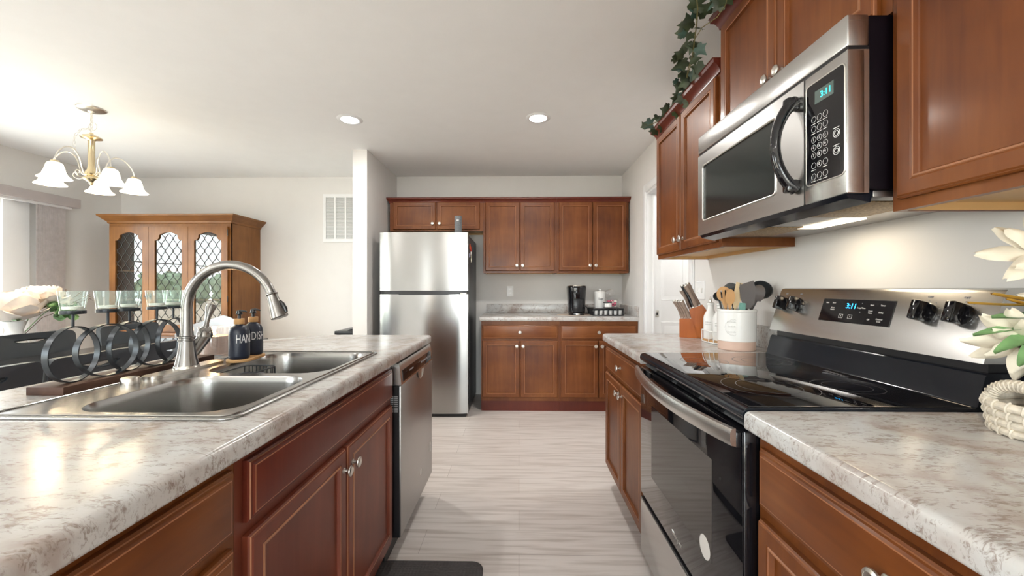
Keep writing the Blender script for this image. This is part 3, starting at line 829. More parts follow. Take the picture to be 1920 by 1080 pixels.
# ================================================================== SINK
t = thing('double_sink', 'stainless double bowl drop-in sink in the island', 'sink', (-.87, 1.25, ZT))
b1 = rrect(-1.005, -.628, .852, 1.212, .085, 8); b2 = rrect(-1.03, -.622, 1.252, 1.652, .085, 8)
bm = bm_new(); soft_plate(bm, rrect(*SK, .035), [b1, b2], ZT + .0005, ZT + .006, .003, .0005)
OBJ('rim', bm, M['sink'], t)
bm = bm_new(); tube(bm, [(x, y, ZT + .007) for x, y in rrect(SK[0] + .013, SK[1] - .013, SK[2] + .013, SK[3] - .013, .03)], .0022, 6, closed=True); OBJ('raised_bead', bm, M['sink'], t)
def bowl(loop, depth):
    cx = sum(p[0] for p in loop) / len(loop); cy = sum(p[1] for p in loop) / len(loop)
    bm = bm_new(); rings = []
    for s, z in ((1, 0), (.988, -.006), (.975, -.02), (.955, -depth + .04), (.93, -depth + .015), (.86, -depth), (.12, -depth - .006)):
        rings.append([bm.verts.new((cx + (x - cx) * s, cy + (y - cy) * s, ZT + .0055 + z)) for x, y in loop])
    for A, B in zip(rings, rings[1:]):
        for i in range(len(A)):
            f = bm.faces.new((A[i], A[(i + 1) % len(A)], B[(i + 1) % len(A)], B[i])); f.smooth = True
    bm.faces.new(rings[-1])
    o = OBJ('bowl', bm, M['sink'], t, sharp=60, recalc=True)
    bm = bm_new(); lathe(bm, [(.0, .001), (.03, .002), (.04, .004), (.044, .001)], (cx, cy, ZT - depth - .002), n=24); OBJ('drain', bm, M['nickel'], o)
bowl(b1, .17); bowl(b2, .17)

# ================================================================== FAUCET
fx, fy, fz = -1.098, 1.30, ZT + .0062
t = thing('kitchen_faucet', 'brushed nickel gooseneck pull-down faucet behind the sink', 'faucet', (fx, fy, fz))
bm = bm_new(); pl = rrect(fx - .028, fx + .030, 1.155, 1.445, .027, 6)
fill_plate(bm, pl, [], fz, fz + .008); 
lathe(bm, [(.036, .008), (.036, .010), (.033, .016)], (fx, fy, fz), n=40)
OBJ('deck_plate', bm, M['nickel'], t)
bm = bm_new()
lathe(bm, [(.034, .012), (.033, .018), (.029, .035), (.0245, .06), (.0215, .085), (.0205, .095)], (fx, fy, fz), n=48, flute=.012)
lathe(bm, [(.0205, .094), (.0245, .096), (.0245, .099), (.022, .101), (.022, .105), (.0245, .107), (.0245, .110), (.0205, .112)], (fx, fy, fz), n=40)
OBJ('base_column', bm, M['nickel_dark'], t)
R = .146; cx, cz = fx + R, 1.120
pts = [(fx, fy, z) for z in (1.02, 1.05, 1.08, 1.10)]
for i in range(0, 33):
    a = PI - (PI - math.radians(20)) * i / 32; pts.append((cx + R * math.cos(a), fy, cz + R * math.sin(a)))
rs = [.0195, .0175, .0165, .016] + [.016 - .002 * i / 32 for i in range(33)]
bm = bm_new(); tube(bm, pts, rs, 28); OBJ('gooseneck_spout', bm, M['nickel_dark'], t)
e = Vector(pts[-1]); d_ = Vector((math.sin(math.radians(20)), 0, -math.cos(math.radians(20))))
bm = bm_new(); lathe(bm, [(.0145, -.004), (.018, -.002), (.0185, .001), (.016, .004), (.016, .008), (.0175, .020), (.021, .045), (.0255, .072), (.0265, .080), (.024, .083), (.0, .083)], e, d_, n=36)
sh = OBJ('spray_head', bm, M['nickel_dark'], t)
bm = bm_new(); k = e + d_ * .05; s_ = Vector((math.cos(math.radians(20)), 0, math.sin(math.radians(20))))
tube(bm, [e + d_ * .030 + s_ * .018, e + d_ * .042 + s_ * .024, e + d_ * .06 + s_ * .027, e + d_ * .072 + s_ * .026], [.004, .006, .0065, .005], 10); OBJ('spray_button', bm, M['black'], sh)
# side lever
bm = bm_new(); tube(bm, [(fx, fy + .010, fz + .035), (fx, fy + .035, fz + .060), (fx, fy + .060, fz + .085), (fx, fy + .072, fz + .097)], [.017, .0185, .020, .021], 24)
lathe(bm, [(.021, 0), (.0235, .002), (.0235, .006), (.024, .016), (.021, .026), (.015, .034), (.015, .037), (.012, .04)], (fx, fy + .072, fz + .095), (0, .25, 1), n=28)
OBJ('valve_body', bm, M['nickel_dark'], t)
bm = bm_new(); tube(bm, [(fx, fy + .080, fz + .128), (fx, fy + .084, fz + .148), (fx + .002, fy + .090, fz + .175), (fx + .004, fy + .098, fz + .200), (fx + .005, fy + .102, fz + .209)], [.010, .0075, .010, .0155, .0145], 20); OBJ('lever_handle', bm, M['nickel_dark'], t)
# plugged sprayer hole on the ledge
t = thing('hole_cover', 'low chrome hole cover on the sink ledge beside the faucet', 'sink fitting', (-1.098, 1.075, ZT + .006))
bm = bm_new(); lathe(bm, [(.021, 0), (.021, .015), (.019, .018), (0, .0185)], (-1.098, 1.108, ZT + .006), n=32); OBJ('cap', bm, M['nickel'], t)

# wire sponge caddy in the far bowl
t = thing('wire_sponge_caddy', 'small black wire basket hanging in the far sink bowl', 'rack', (-.97, 1.31, ZT - .07))
bm = bm_new()
cx0, cx1, cy0, cy1 = -.985, -.872, 1.266, 1.425
lp = rrect(cx0, cx1, cy0, cy1, .018, 4)
for z, r in ((ZT - .004, .0025), (ZT - .06, .002)): tube(bm, [(x, y, z) for x, y in lp], r, 6, closed=True)
for i in range(0, len(lp), 2): tube(bm, [(lp[i][0], lp[i][1], ZT - .004), (lp[i][0], lp[i][1], ZT - .06)], .0016, 6)
for k in range(8):
    x = cx0 + .010 + k * .0132; tube(bm, [(x, cy0, ZT - .004), (x, cy0, ZT - .06), (x, cy1, ZT - .06), (x, cy1, ZT - .004)], .0016, 6)
OBJ('wire_basket', bm, M['black_matte'], t)
bm = bm_new(); box(bm, cx0 + .01, cx1 - .02, cy0 + .020, cy1 - .03, ZT - .057, ZT - .020, .006); tag(OBJ('sponge', bm, M['navy'], loc=(-.93, 1.34, ZT - .057)), 'dark sponge lying in the wire basket in the sink', 'sponge')

# ================================================================== SOAP BOTTLES ON A BAMBOO TRAY
p0, p1 = V(-1.030, 1.452, ZT), V(-1.043, 1.548, ZT)
dv = (p1 - p0).normalized(); nv = V(dv.y, -dv.x, 0)
bm = bm_new(); o_ = []
for cpt, a0 in ((p1, 0), (p0, 180)):
    for i in range(13):
        a = math.radians(a0 + 180 * i / 12); q = cpt + nv * (.041 * math.cos(a)) + dv * (.041 * math.sin(a)) * .95; o_.append((q.x, q.y))
soft_plate(bm, o_, [], ZT + .0065, ZT + .0165, .003, .001)
tag(OBJ('bamboo_tray', bm, M['bamboo'], loc=(-1.037, 1.5, ZT + .0065)), 'oval bamboo tray under the two soap bottles', 'tray')
for i, (P, word, lab) in enumerate(((p0, 'HAND', 'navy soap pump bottle reading HAND, front one of the pair'), (p1, 'DISH', 'navy soap pump bottle reading DISH, behind the HAND bottle'))):
    x, y, z = P.x, P.y, ZT + .0168
    t = thing('soap_bottle', lab, 'soap dispenser', (x, y, z), group='soap bottles on the bamboo tray')
    bm = bm_new(); lathe(bm, [(0, 0), (.029, 0), (.0325, .004), (.0335, .012), (.0335, .092), (.032, .103), (.027, .113), (.019, .120), (.014, .123), (.014, .128)], (x, y, z), n=48); bt = OBJ('bottle', bm, M['navy'], t)
    bm = bm_new(); lathe(bm, [(.0165, .1265), (.0172, .128), (.0172, .145), (.0165, .1465), (0, .1467)], (x, y, z), n=32); OBJ('bamboo_collar', bm, M['bamboo'], t)
    bm = bm_new(); lathe(bm, [(.0055, .1465), (.0055, .158), (.004, .160), (.0105, .162), (.0110, .164), (.009, .170), (.0095, .1755), (.0, .177)], (x, y, z), n=20)
    tube(bm, [(x - .004, y, z + .1745), (x + .012, y - .004, z + .1755), (x + .030, y - .008, z + .1735), (x + .034, y - .009, z + .1715)], [.004, .0042, .0032, .0022], 10)
    OBJ('pump', bm, M['black'], t)
    ang = math.radians(-16 if i == 0 else -24)      # lettering turned towards the aisle
    n_ = Vector((math.cos(ang), math.sin(ang), 0)); u_ = Vector((-n_.y, n_.x, 0))
    bm = text_bm(word, .045, axes((x + n_.x * .0337, y + n_.y * .0337, z + .073), u_, (0, 0, 1), n_), .0002, bend=.0337, sx=.52)
    OBJ('lettering', bm, M['white_print'], bt)

# lit jar candle behind the bottles
x, y = -1.238, 1.60
t = thing('jar_candle', 'lit blush jar candle between the faucet and the soap bottles', 'candle', (x, y, ZT))
bm = bm_new(); lathe(bm, [(.050, 0), (.055, .003), (.056, .010), (.056, .100), (.054, .108), (.055, .114), (.0575, .116), (.056, .119), (.053, .116), (.0525, .100), (.0525, .012), (.0, .009)], (x, y, ZT), n=40, cap=False); OBJ('glass_jar', bm, M['clear'], t)
bm = bm_new(); lathe(bm, [(0, .010), (.051, .010), (.052, .014), (.052, .082), (.0, .078)], (x, y, ZT), n=36); OBJ('wax', bm, M['wax_warm'], t)
bm = bm_new(); tube(bm, [(x, y, ZT + .078), (x, y + .001, ZT + .086)], .001, 6); wk = OBJ('wick', bm, M['black'], t)
bm = bm_new(); lathe(bm, [(0, .084), (.005, .089), (.0055, .094), (.003, .104), (0, .112)], (x, y, ZT), n=12); OBJ('flame', bm, M['flame'], t)
lamp('candle_flame_lamp', 'POINT', (x, y, ZT + .11), .25, (1, .6, .3), shadow_soft_size=.01)

# ================================================================== RING CANDLE HOLDER ON A BOARD
zb = ZT + .0215
t = thing('candle_centerpiece', 'walnut board with five interlaced black iron rings carrying candle cups', 'candle holder', (-1.20, 1.25, ZT))
bm = bm_new()
q = [(-1.165, 1.00), (-1.262, 1.00), (-1.262, 1.505), (-1.165, 1.505)]
soft_plate(bm, q[::-1], [], ZT + .0005, zb, .0015, .0005, n=2)
OBJ('board', bm, M['dwood'], t)
CUPS = []
for i in range(5):
    yc = 1.060 + .0785 * i; xc = -1.200 + (.006 if i % 2 else -.008); ro = .0755; wr = .0085
    bm = bm_new(); n = 64; L = []
    for k in range(n):
        a = 2 * PI * k / n; c, s = math.cos(a), math.sin(a)
        sk = .012 * c * (1 if i % 2 else -1)       # each ring leans through its neighbour
        L.append([bm.verts.new((xc + sk + dx, yc + rr * c, zb + ro + rr * s)) for dx, rr in ((-wr, ro), (wr, ro), (wr, ro - .0026), (-wr, ro - .0026))])
    for k in range(n):
        A, B = L[k], L[(k + 1) % n]
        for j in range(4):
            f = bm.faces.new((A[j], A[(j + 1) % 4], B[(j + 1) % 4], B[j])); f.smooth = True
    OBJ('ring', bm, M['black_matte'], t, sharp=40)
    bm = bm_new(); zt = zb + 2 * ro - .001
    tube(bm, [(xc, yc, zt), (xc, yc, zt + .034)], .0032, 10); rd = OBJ('stem', bm, M['black_matte'], t)
    bm = bm_new(); lathe(bm, [(0, 0), (.0255, 0), (.026, .001), (.026, .009), (.0245, .009), (.0245, .003), (0, .003)], (xc, yc, zt + .034), n=36); OBJ('cup_plate', bm, M['black_matte'], t)
    CUPS.append((xc, yc, zt + .034 + .0033))
names = ['nearest of the five, at the board end', 'second of the five from the near end', 'middle one of the five', 'fourth of the five from the near end', 'farthest, half hidden by the faucet']
cup0 = None
for i, P in enumerate(CUPS):
    lab = 'clear glass tealight cup on the ring stand, ' + names[i]
    if i == 0:
        c = cup0 = thing('glass_candle_cup', lab, 'candle cup', P, group='glass cups on the ring candle holder')
        bm = bm_new(); lathe(bm, [(0, 0), (.0225, 0), (.024, .002), (.0245, .010), (.0300, .058), (.0298, .0592), (.0270, .0580), (.0215, .012), (.0, .009)], P, n=36, cap=False); OBJ('glass', bm, M['glassc'], c)
        bm = bm_new(); lathe(bm, [(0, .0095), (.020, .0095), (.0205, .011), (.0208, .017), (0, .016)], P, n=28); OBJ('tealight', bm, M['wax'], c)
    else: dup(cup0, P, 0, lab)

# ================================================================== DISHWASHER
xf = -.503; y0, y1 = 1.693, 2.300
t = thing('dishwasher', 'stainless dishwasher at the far end of the island', 'dishwasher', (-.8, 2.0, 0))
bm = bm_new(); box(bm, -1.12, -.56, y0 + .004, y1 - .004, .09, .868, .003); OBJ('tub', bm, M['black'], t)
bm = bm_new(); box(bm, xf - .05, xf, y0, y1, .125, .772, .004); OBJ('door', bm, M['steel_rough'], t)
bm = bm_new(); box(bm, xf - .049, xf - .006, y0 - .0005, y0 + .0035, .125, .772); box(bm, xf - .05, xf - .02, y0 - .0012, y0, .70, .76)
OBJ('door_edge', bm, M['black'], t)
bm = bm_new()      # bevelled control head
prism(bm, [(xf - .05, .774), (xf + .001, .774), (xf + .001, .782), (xf - .006, .852), (xf - .012, .866), (xf - .05, .866)], lambda u, v, a: (u, a, v), y0, y1); ch = OBJ('control_head', bm, M['steel'], t)
bm = bm_new(); nx = Vector((.07, 0, .007)).normalized(); up = Vector((-.007, 0, .07)).normalized()
Mx = axes((xf + .0012, y0 + .03, .784), (0, 1, 0), up, nx); ring_panel(bm, Mx, y1 - y0 - .06, .050, [(0, 0), (0, .0012), (.001, .0016)]); cp = OBJ('control_strip', bm, M['black_gloss'], ch)
bm = bm_new()
for k in range(9): ring_panel(bm, Mx @ Matrix.Translation((.32 + k * .024, .020, .0018)), .013, .009, [(0, 0), (0, .0006)])
OBJ('button_print', bm, M['grey_line'], cp)
bm = bm_new(); ring_panel(bm, Mx @ Matrix.Translation((.10, .026, .0018)), .07, .006, [(0, 0), (0, .0004)]); OBJ('maker_print', bm, M['grey_line'], cp)
bm = bm_new(); pk = [(xf + .0005, 2.02 + .055 * math.cos(a), .772 + .04 * math.sin(a)) for a in [PI + PI * i / 12 for i in range(13)]]
vs = [bm.verts.new(p) for p in pk]; vi = [bm.verts.new((xf - .004, 2.02 + (p[1] - 2.02) * .8, .772 + (p[2] - .772) * .8)) for p in pk]
for i in range(12): bm.faces.new((vs[i], vs[i + 1], vi[i + 1], vi[i]))
bm.faces.new(vi); bmesh.ops.translate(bm, verts=bm.verts[:], vec=(.0045, 0, 0)); OBJ('pocket_handle', bm, M['nickel'], t)
bm = bm_new()
for k in range(9): box(bm, xf - .047, xf - .032, y0 - .0022, y0 - .0008, .66 + k * .008, .6635 + k * .008)
for k in range(9): box(bm, xf - .028, xf - .013, y0 - .0022, y0 - .0008, .66 + k * .008, .6635 + k * .008)
OBJ('side_vent', bm, M['grey_line'], t)
bm = bm_new(); box(bm, xf, xf + .0008, 2.235, 2.262, .265, .32, .0003); OBJ('round_badge', bm, M['steel'], t)
bm = bm_new(); box(bm, xf, xf + .0008, 2.02, 2.05, .235, .262, .0003); OBJ('square_badge', bm, M['steel'], t)
bm = bm_new(); box(bm, -.60, -.575, y0 + .004, y1 - .004, .0, .12); OBJ('toe_panel', bm, M['black'], t)

# ================================================================== REFRIGERATOR
x0, x1, yf = -1.286, -.469, 3.65
t = thing('refrigerator', 'stainless top-freezer refrigerator beside the partition wall', 'refrigerator', ((x0 + x1) / 2, 4.03, 0))
bm = bm_new(); box(bm, x0 + .004, x1 - .004, yf + .085, 4.40, .03, 1.685, .006); OBJ('cabinet_body', bm, M['charcoal'], t)
def fdoor(nm, z0, z1):
    bm = bm_new(); n = 14; pr = []
    for i in range(n + 1):       # softly bowed front
        s = i / n; pr.append((x0 + (x1 - x0) * s, yf + .012 * (2 * s - 1) ** 2 + (.006 if i in (0, n) else 0)))
    pr += [(x1, yf + .078), (x0, yf + .078)]
    prism(bm, pr, lambda u, v, a: (u, v, a), z0, z1, smooth=True)
    return OBJ(nm, bm, M['steel_v'], t, sharp=40)
fdoor('freezer_door', 1.165, 1.703); fdoor('fresh_food_door', .035, 1.132)
bm = bm_new(); box(bm, x0 + .01, x1 - .012, yf + .03, yf + .078, 1.130, 1.167); OBJ('door_gap', bm, M['black'], t)
bm = bm_new(); n = 24; L0 = []
for i in range(n + 1):
    s = i / n; x = x0 + .045 + (x1 - x0 - .09) * s; b = min(1, min(s, 1 - s) * 9)
    L0.append((x, yf + .012 * (2 * s - 1) ** 2 - .001, 1.166, 1.150 - .024 * b))
for a, b in zip(L0, L0[1:]):
    v = [bm.verts.new(p) for p in ((a[0], a[1], a[3]), (b[0], b[1], b[3]), (b[0], b[1], b[2]), (a[0], a[1], a[2]))]; bm.faces.new(v)
    v2 = [bm.verts.new((p.co.x, p.co.y + .05, p.co.z)) for p in v]; bm.faces.new(v2[::-1]); bm.faces.new((v[1], v[0], v2[0], v2[1])); bm.faces.new((v[3], v[2], v2[2], v2[3]))
bmesh.ops.remove_doubles(bm, verts=bm.verts[:], dist=1e-5); OBJ('handle_recess', bm, M['black'], t)
bm = bm_new(); box(bm, x1 - .07, x1 - .012, yf + .0, yf + .03, 1.133, 1.146, .003); OBJ('hinge', bm, M['nickel'], t)
bm = bm_new(); box(bm, x0 + .02, x1 - .02, yf + .03, yf + .09, .0, .034); OBJ('foot_grille', bm, M['black'], t)
bm = bm_new(); lathe(bm, [(0, .0), (.012, 0), (.012, .0015), (0, .002)], (x1 - .085, yf + .0085, 1.655), (0, -1, 0), n=24); OBJ('round_badge', bm, M['white'], t)
# magnets on the side
def magnet(name, label, y, z, pts, mat, th=.006):
    bm = bm_new(); prism(bm, pts, lambda u, v, a: (a, y + u, z + v), x1 - .0038, x1 - .004 + th)
    return tag(OBJ(name, bm, mat, loc=(x1 - .004, y, z)), label, 'magnet')
magnet('fridge_magnet', 'orange and red magnet high on the refrigerator side', 3.83, 1.575, [(-.03, 0), (-.01, -.02), (.02, -.012), (.03, .02), (.0, .038), (-.025, .03)], M['orange'])
magnet('fridge_magnet', 'small red magnet among those on the refrigerator side', 3.90, 1.565, [(-.02, -.02), (.02, -.02), (.02, .03), (-.02, .03)], M['red'])
magnet('fridge_magnet', 'pale violet magnet below the orange one on the refrigerator', 3.80, 1.50, [(-.02, -.018), (.015, -.018), (.015, .018), (-.02, .018)], M['pale_blue'])
t2 = thing('key_bunch', 'bunch of keys hanging from a hook on the refrigerator side', 'keys', (x1, 3.89, 1.42))
bm = bm_new(); tube(bm, [(x1 + .004, 3.89 + .012 * math.cos(a), 1.515 + .012 * math.sin(a)) for a in [2 * PI * i / 16 for i in range(16)]], .0012, 6, closed=True); OBJ('key_ring', bm, M['nickel'], t2)
bm = bm_new(); box(bm, x1 - .0035, x1 + .007, 3.882, 3.898, 1.515, 1.545, .002); OBJ('hook', bm, M['white'], t2)
for k, (dy, mm) in enumerate(((-.008, 'brass'), (.008, 'nickel'))):
    bm = bm_new(); prism(bm, [(-.008, 0), (.008, 0), (.010, -.018), (.004, -.026), (.004, -.06), (-.003, -.066), (-.004, -.026), (-.010, -.018)], lambda u, v, a: (a, 3.89 + dy * 1.2 + u, 1.508 + v), x1 + .001 + .003 * k, x1 + .003 + .003 * k); OBJ('key', bm, M[mm], t2)
# grey cylinder on top of the refrigerator
xc, yc = -.568, 3.72
t = thing('grey_canister', 'grey cylindrical speaker with white emblem on top of the refrigerator', 'speaker', (xc, yc, 1.7035))
bm = bm_new(); lathe(bm, [(0, 0), (.031, 0), (.034, .003), (.034, .153), (.031, .158), (0, .159)], (xc, yc, 1.7035), n=40); OBJ('body', bm, plain('grey_fabric', (.13, .14, .15), .8, var=.3, scale=120), t)
bm = bm_new()
for a in (-50, -25, 0, 25, 50):
    k = bm_new(); r_ = .018; prism(k, [(0, 0), (.004, r_ * .6), (0, r_), (-.004, r_ * .6)], lambda u, v, w: (u, v, w), 0, .0008)
    k.transform(axes((xc, yc - .0343, 1.81), (1, 0, 0), (0, 0, 1), (0, -1, 0)) @ Matrix.Rotation(math.radians(a), 4, 'Z')); join(bm, k)
OBJ('emblem', bm, M['white_print'], t)
# ================================================================== RANGE
ry0, ry1 = .908, 1.668
t = thing('electric_range', 'stainless and black glass-top electric range between the right-hand counters', 'range', (.84, 1.29, 0))
PX = lambda u, v, a: (u, a, v)
bm = bm_new(); box(bm, .545, 1.13, ry0 + .002, ry1 - .002, .02, .895, .003); OBJ('body', bm, M['black_enamel'], t)
bm = bm_new()
prism(bm, [(.515, .886), (.506, .892), (.503, .903), (.506, .914), (.514, .9195), (.53, .9205), (1.05, .9205), (1.05, .896), (.545, .896), (.545, .886)], PX, ry0 - .001, ry1 + .001); OBJ('cooktop_frame', bm, M['black_enamel'], t, sharp=60)
bm = bm_new(); box(bm, .520, 1.018, ry0 + .006, ry1 - .006, .9200, .9225, .001); ck = OBJ('glass_cooktop', bm, M['glass_black'], t)
for (bx_, by_, rr) in ((.68, 1.10, .115), (.68, 1.48, .08), (.89, 1.10, .08), (.89, 1.48, .095)):
    bm = bm_new()
    for r_ in (rr, rr * .68): lathe(bm, [(r_ - .0008, .92256), (r_ + .0008, .92256)], (bx_, by_, 0), n=64, cap=False)
    OBJ('burner_ring', bm, M['burner'], ck)
bm = text_bm('Whirlpool', .022, axes((.99, 1.27, .9229), (0, -1, 0), (1, 0, 0), (0, 0, 1)), .0001); OBJ('lettering', bm, M['grey_line'], ck)
# vent strip under the cooktop lip
bm = bm_new(); prism(bm, [(.546, .886), (.530, .880), (.522, .870), (.546, .868)], PX, ry0 + .01, ry1 - .01); vs_ = OBJ('vent_strip', bm, M['charcoal'], t)
bm = bm_new()
for (a, b) in ((1.03, 1.13), (1.17, 1.33), (1.37, 1.52)):
    y = a
    while y < b: box(bm, .5195, .5275, y, y + .004, .871, .878); y += .0085
OBJ('vent_slots', bm, M['black'], vs_)
bm = bm_new(); box(bm, .508, .543, ry0 + .001, ry1 - .001, .345, .866, .003); dr = OBJ('oven_door', bm, M['black_gloss'], t)
bm = bm_new(); box(bm, .5062, .5085, ry0 + .004, ry1 - .004, .35, .862, .0005); gl = OBJ('door_glass', bm, M['glass_black'], dr)
bm = bm_new(); box(bm, .5055, .5063, 1.055, 1.532, .467, .74); OBJ('oven_window', bm, M['window_dark'], dr)
bm = bm_new(); lathe(bm, [(.031, 0), (.031, .0007), (0, .0008)], (.5061, 1.095, .485), (-1, 0, 0), n=32); OBJ('round_sticker', bm, M['white'], dr)
bm = text_bm('Whirlpool', .020, axes((.5060, 1.288, .385), (0, -1, 0), (0, 0, 1), (-1, 0, 0)), .0004); OBJ('lettering', bm, M['nickel'], dr)
# bowed handle
bm = bm_new(); n = 40; L = []
for i in range(n + 1):
    s = i / n; y = .915 + (1.662 - .915) * s; xo = .487 - .034 * (1 - (2 * s - 1) ** 2); zc_ = .850 - .006 * (1 - (2 * s - 1) ** 2)
    L.append([bm.verts.new((xo + a, y, zc_ + b)) for a, b in ((.006, -.021), (-.004, -.019), (-.007, -.010), (-.007, .010), (-.003, .019), (.006, .021))])
for A, B in zip(L, L[1:]):
    for j in range(6): f = bm.faces.new((A[j], A[(j + 1) % 6], B[(j + 1) % 6], B[j])); f.smooth = True
bm.faces.new(L[0]); bm.faces.new(L[-1][::-1]); OBJ('handle', bm, M['steel'], dr, sharp=40)
for y in (.9155, 1.640):
    bm = bm_new(); box(bm, .492, .5058, y, y + .022, .826, .862, .004); OBJ('handle_bracket', bm, M['black'], dr)
bm = bm_new(); box(bm, .506, .543, ry0 + .001, ry1 - .001, .105, .322, .004); OBJ('storage_drawer', bm, M['steel'], t)
bm = bm_new(); box(bm, .516, .543, ry0 + .002, ry1 - .002, .322, .345); box(bm, .5065, .516, ry0 + .002, ry1 - .002, .320, .329, .002); OBJ('drawer_lip', bm, M['black'], t)
bm = bm_new(); box(bm, .56, .60, ry0 + .01, ry1 - .01, 0, .104); OBJ('toe_panel', bm, M['black'], t)
# back guard
bm = bm_new()
prism(bm, [(1.018, .9205), (1.024, .926), (1.040, .990), (1.046, .998), (1.13, .998), (1.13, .9205)], PX, ry0 + .0, ry1 - .0); OBJ('rear_step', bm, M['black_enamel'], t, sharp=50)
bm = bm_new(); box(bm, 1.060, 1.13, ry0 + .012, ry1 - .012, .998, 1.022); OBJ('vent_gap', bm, M['black'], t)
bm = bm_new()
prism(bm, [(1.036, 1.020), (1.084, 1.178), (1.090, 1.186), (1.100, 1.190), (1.135, 1.190), (1.135, 1.020)], PX, ry0, ry1); bgd = OBJ('backguard', bm, M['steel'], t, sharp=30)
bp_up = Vector((.048, 0, .158)).normalized(); bp_n = Vector((-.158, 0, .048)).normalized()
def BG(y, z, off=.0):
    s = (z - 1.02) / .158; return Vector((1.036 + .048 * s, y, z)) + bp_n * off
for y, z in ((1.625, 1.125), (1.545, 1.125), (1.065, 1.125), (.98, 1.125)):
    bm = bm_new(); P = BG(y, z)
    lathe(bm, [(0, 0), (.026, 0), (.0265, .003), (.024, .010), (0, .0105)], P, bp_n, n=32); kb = OBJ('knob', bm, M['black_gloss'], bgd)
    bm = bm_new(); k = bm_new(); box(k, -.011, .011, -.026, .026, .006, .038, .004); k.transform(axes(P, (0, -1, 0), bp_up, bp_n)); join(bm, k); OBJ('knob_grip', bm, M['black_gloss'], kb)
    bm = bm_new(); k = bm_new(); box(k, -.0012, .0012, .010, .023, .0375, .0384); k.transform(axes(P, (0, -1, 0), bp_up, bp_n)); join(bm, k); OBJ('pointer', bm, M['white_print'], kb)
    bm = bm_new(); Mx = axes(P + bp_n * .0003, (0, -1, 0), bp_up, bp_n)
    for i in range(9):
        a = math.radians(-130 + 260 * i / 8); c = Mx @ Vector((.033 * math.sin(a), .033 * math.cos(a), 0))
        ring_panel(bm, Mx @ Matrix.Translation((.033 * math.sin(a) - .0012, .033 * math.cos(a) - .0012, 0)), .0024, .0024, [(0, 0), (0, .0003)])
    join(bm, text_bm('OFF', .008, Mx @ Matrix.Translation((0, .043, 0)), .0002))
    OBJ('dial_print', bm, M['grey_line'], bgd)
Mx = axes(BG(1.422, 1.078, .0003), (0, -1, 0), bp_up, bp_n)
bm = bm_new(); ring_panel(bm, Mx, .268, .078, [(0, 0), (0, .0012), (.001, .002)]); dp = OBJ('control_display', bm, M['black_gloss'], bgd)
Md = Mx @ Matrix.Translation((0, 0, .0022))
bm = text_bm('3:11', .024, Md @ Matrix.Translation((.122, .055, 0)), .0002); OBJ('clock_digits', bm, M['blue_led'], dp)
bm = bm_new()
for (x, y, s) in ((.022, .064, 'Bake'), (.050, .064, 'Broil'), (.050, .044, 'Keep\nWarm'), (.160, .065, '^'), (.160, .051, 'Temp/Time'), (.160, .038, 'v'), (.196, .062, 'Start'), (.232, .062, 'Timer'), (.196, .040, 'Cook\nTime'), (.232, .040, 'Delay'), (.196, .016, 'Off'), (.232, .016, 'Control\nLock')):
    join(bm, text_bm(s, .0066, Md @ Matrix.Translation((x, y, 0)), .0001))
for x in (.092, .128):
    for q in ((-.008, -.006, .016, .0008), (-.008, .006, .016, .0008), (-.008, -.006, .0008, .012), (.0072, -.006, .0008, .0128)):
        ring_panel(bm, Md @ Matrix.Translation((x + q[0], .020 + q[1], 0)), q[2], q[3], [(0, 0), (0, .0002)])
    join(bm, text_bm('>', .008, Md @ Matrix.Translation((x, .020, 0)), .0001))
OBJ('key_print', bm, M['white_print'], dp)

# ================================================================== MICROWAVE
mx0 = .745; my0, my1 = .918, 1.672; mz0, mz1 = 1.402, 1.812
t = thing('microwave', 'stainless over-the-range microwave with black arched handle', 'microwave', (.95, 1.295, mz0))
bm = bm_new(); box(bm, mx0 + .05, 1.143, my0 + .002, my1 - .002, mz0 + .012, mz1 - .001, .004); OBJ('body', bm, plain('mw_body', (.004, .002, .004), .5, spec=.1), t)
bm = bm_new(); box(bm, mx0, mx0 + .049, my0, my1, 1.740, mz1, .004); OBJ('vent_panel', bm, M['steel'], t)
bm = bm_new(); box(bm, mx0 + .004, mx0 + .05, my0 + .002, my1 - .002, 1.732, 1.7405); OBJ('panel_gap', bm, M['black'], t)
ys = 1.055
bm = bm_new(); fill_plate(bm, rrect(ys + .0015, my1, mz0 + .004, 1.732, .003, 2), [rrect(ys + .118, my1 - .045, mz0 + .062, 1.732 - .050, .012, 4)], mx0, mx0 + .04, fn=fX); dr = OBJ('door', bm, M['steel'], t)
bm = bm_new(); tube(bm, [(mx0 - .0002, a, b) for a, b in rrect(ys + .116, my1 - .043, mz0 + .060, 1.732 - .048, .013, 4)], .003, 8, closed=True); OBJ('window_bezel', bm, M['nickel'], dr)
bm = bm_new(); box(bm, mx0 + .004, mx0 + .012, ys + .112, my1 - .04, mz0 + .055, 1.732 - .044); OBJ('window', bm, M['mw_window'], dr)
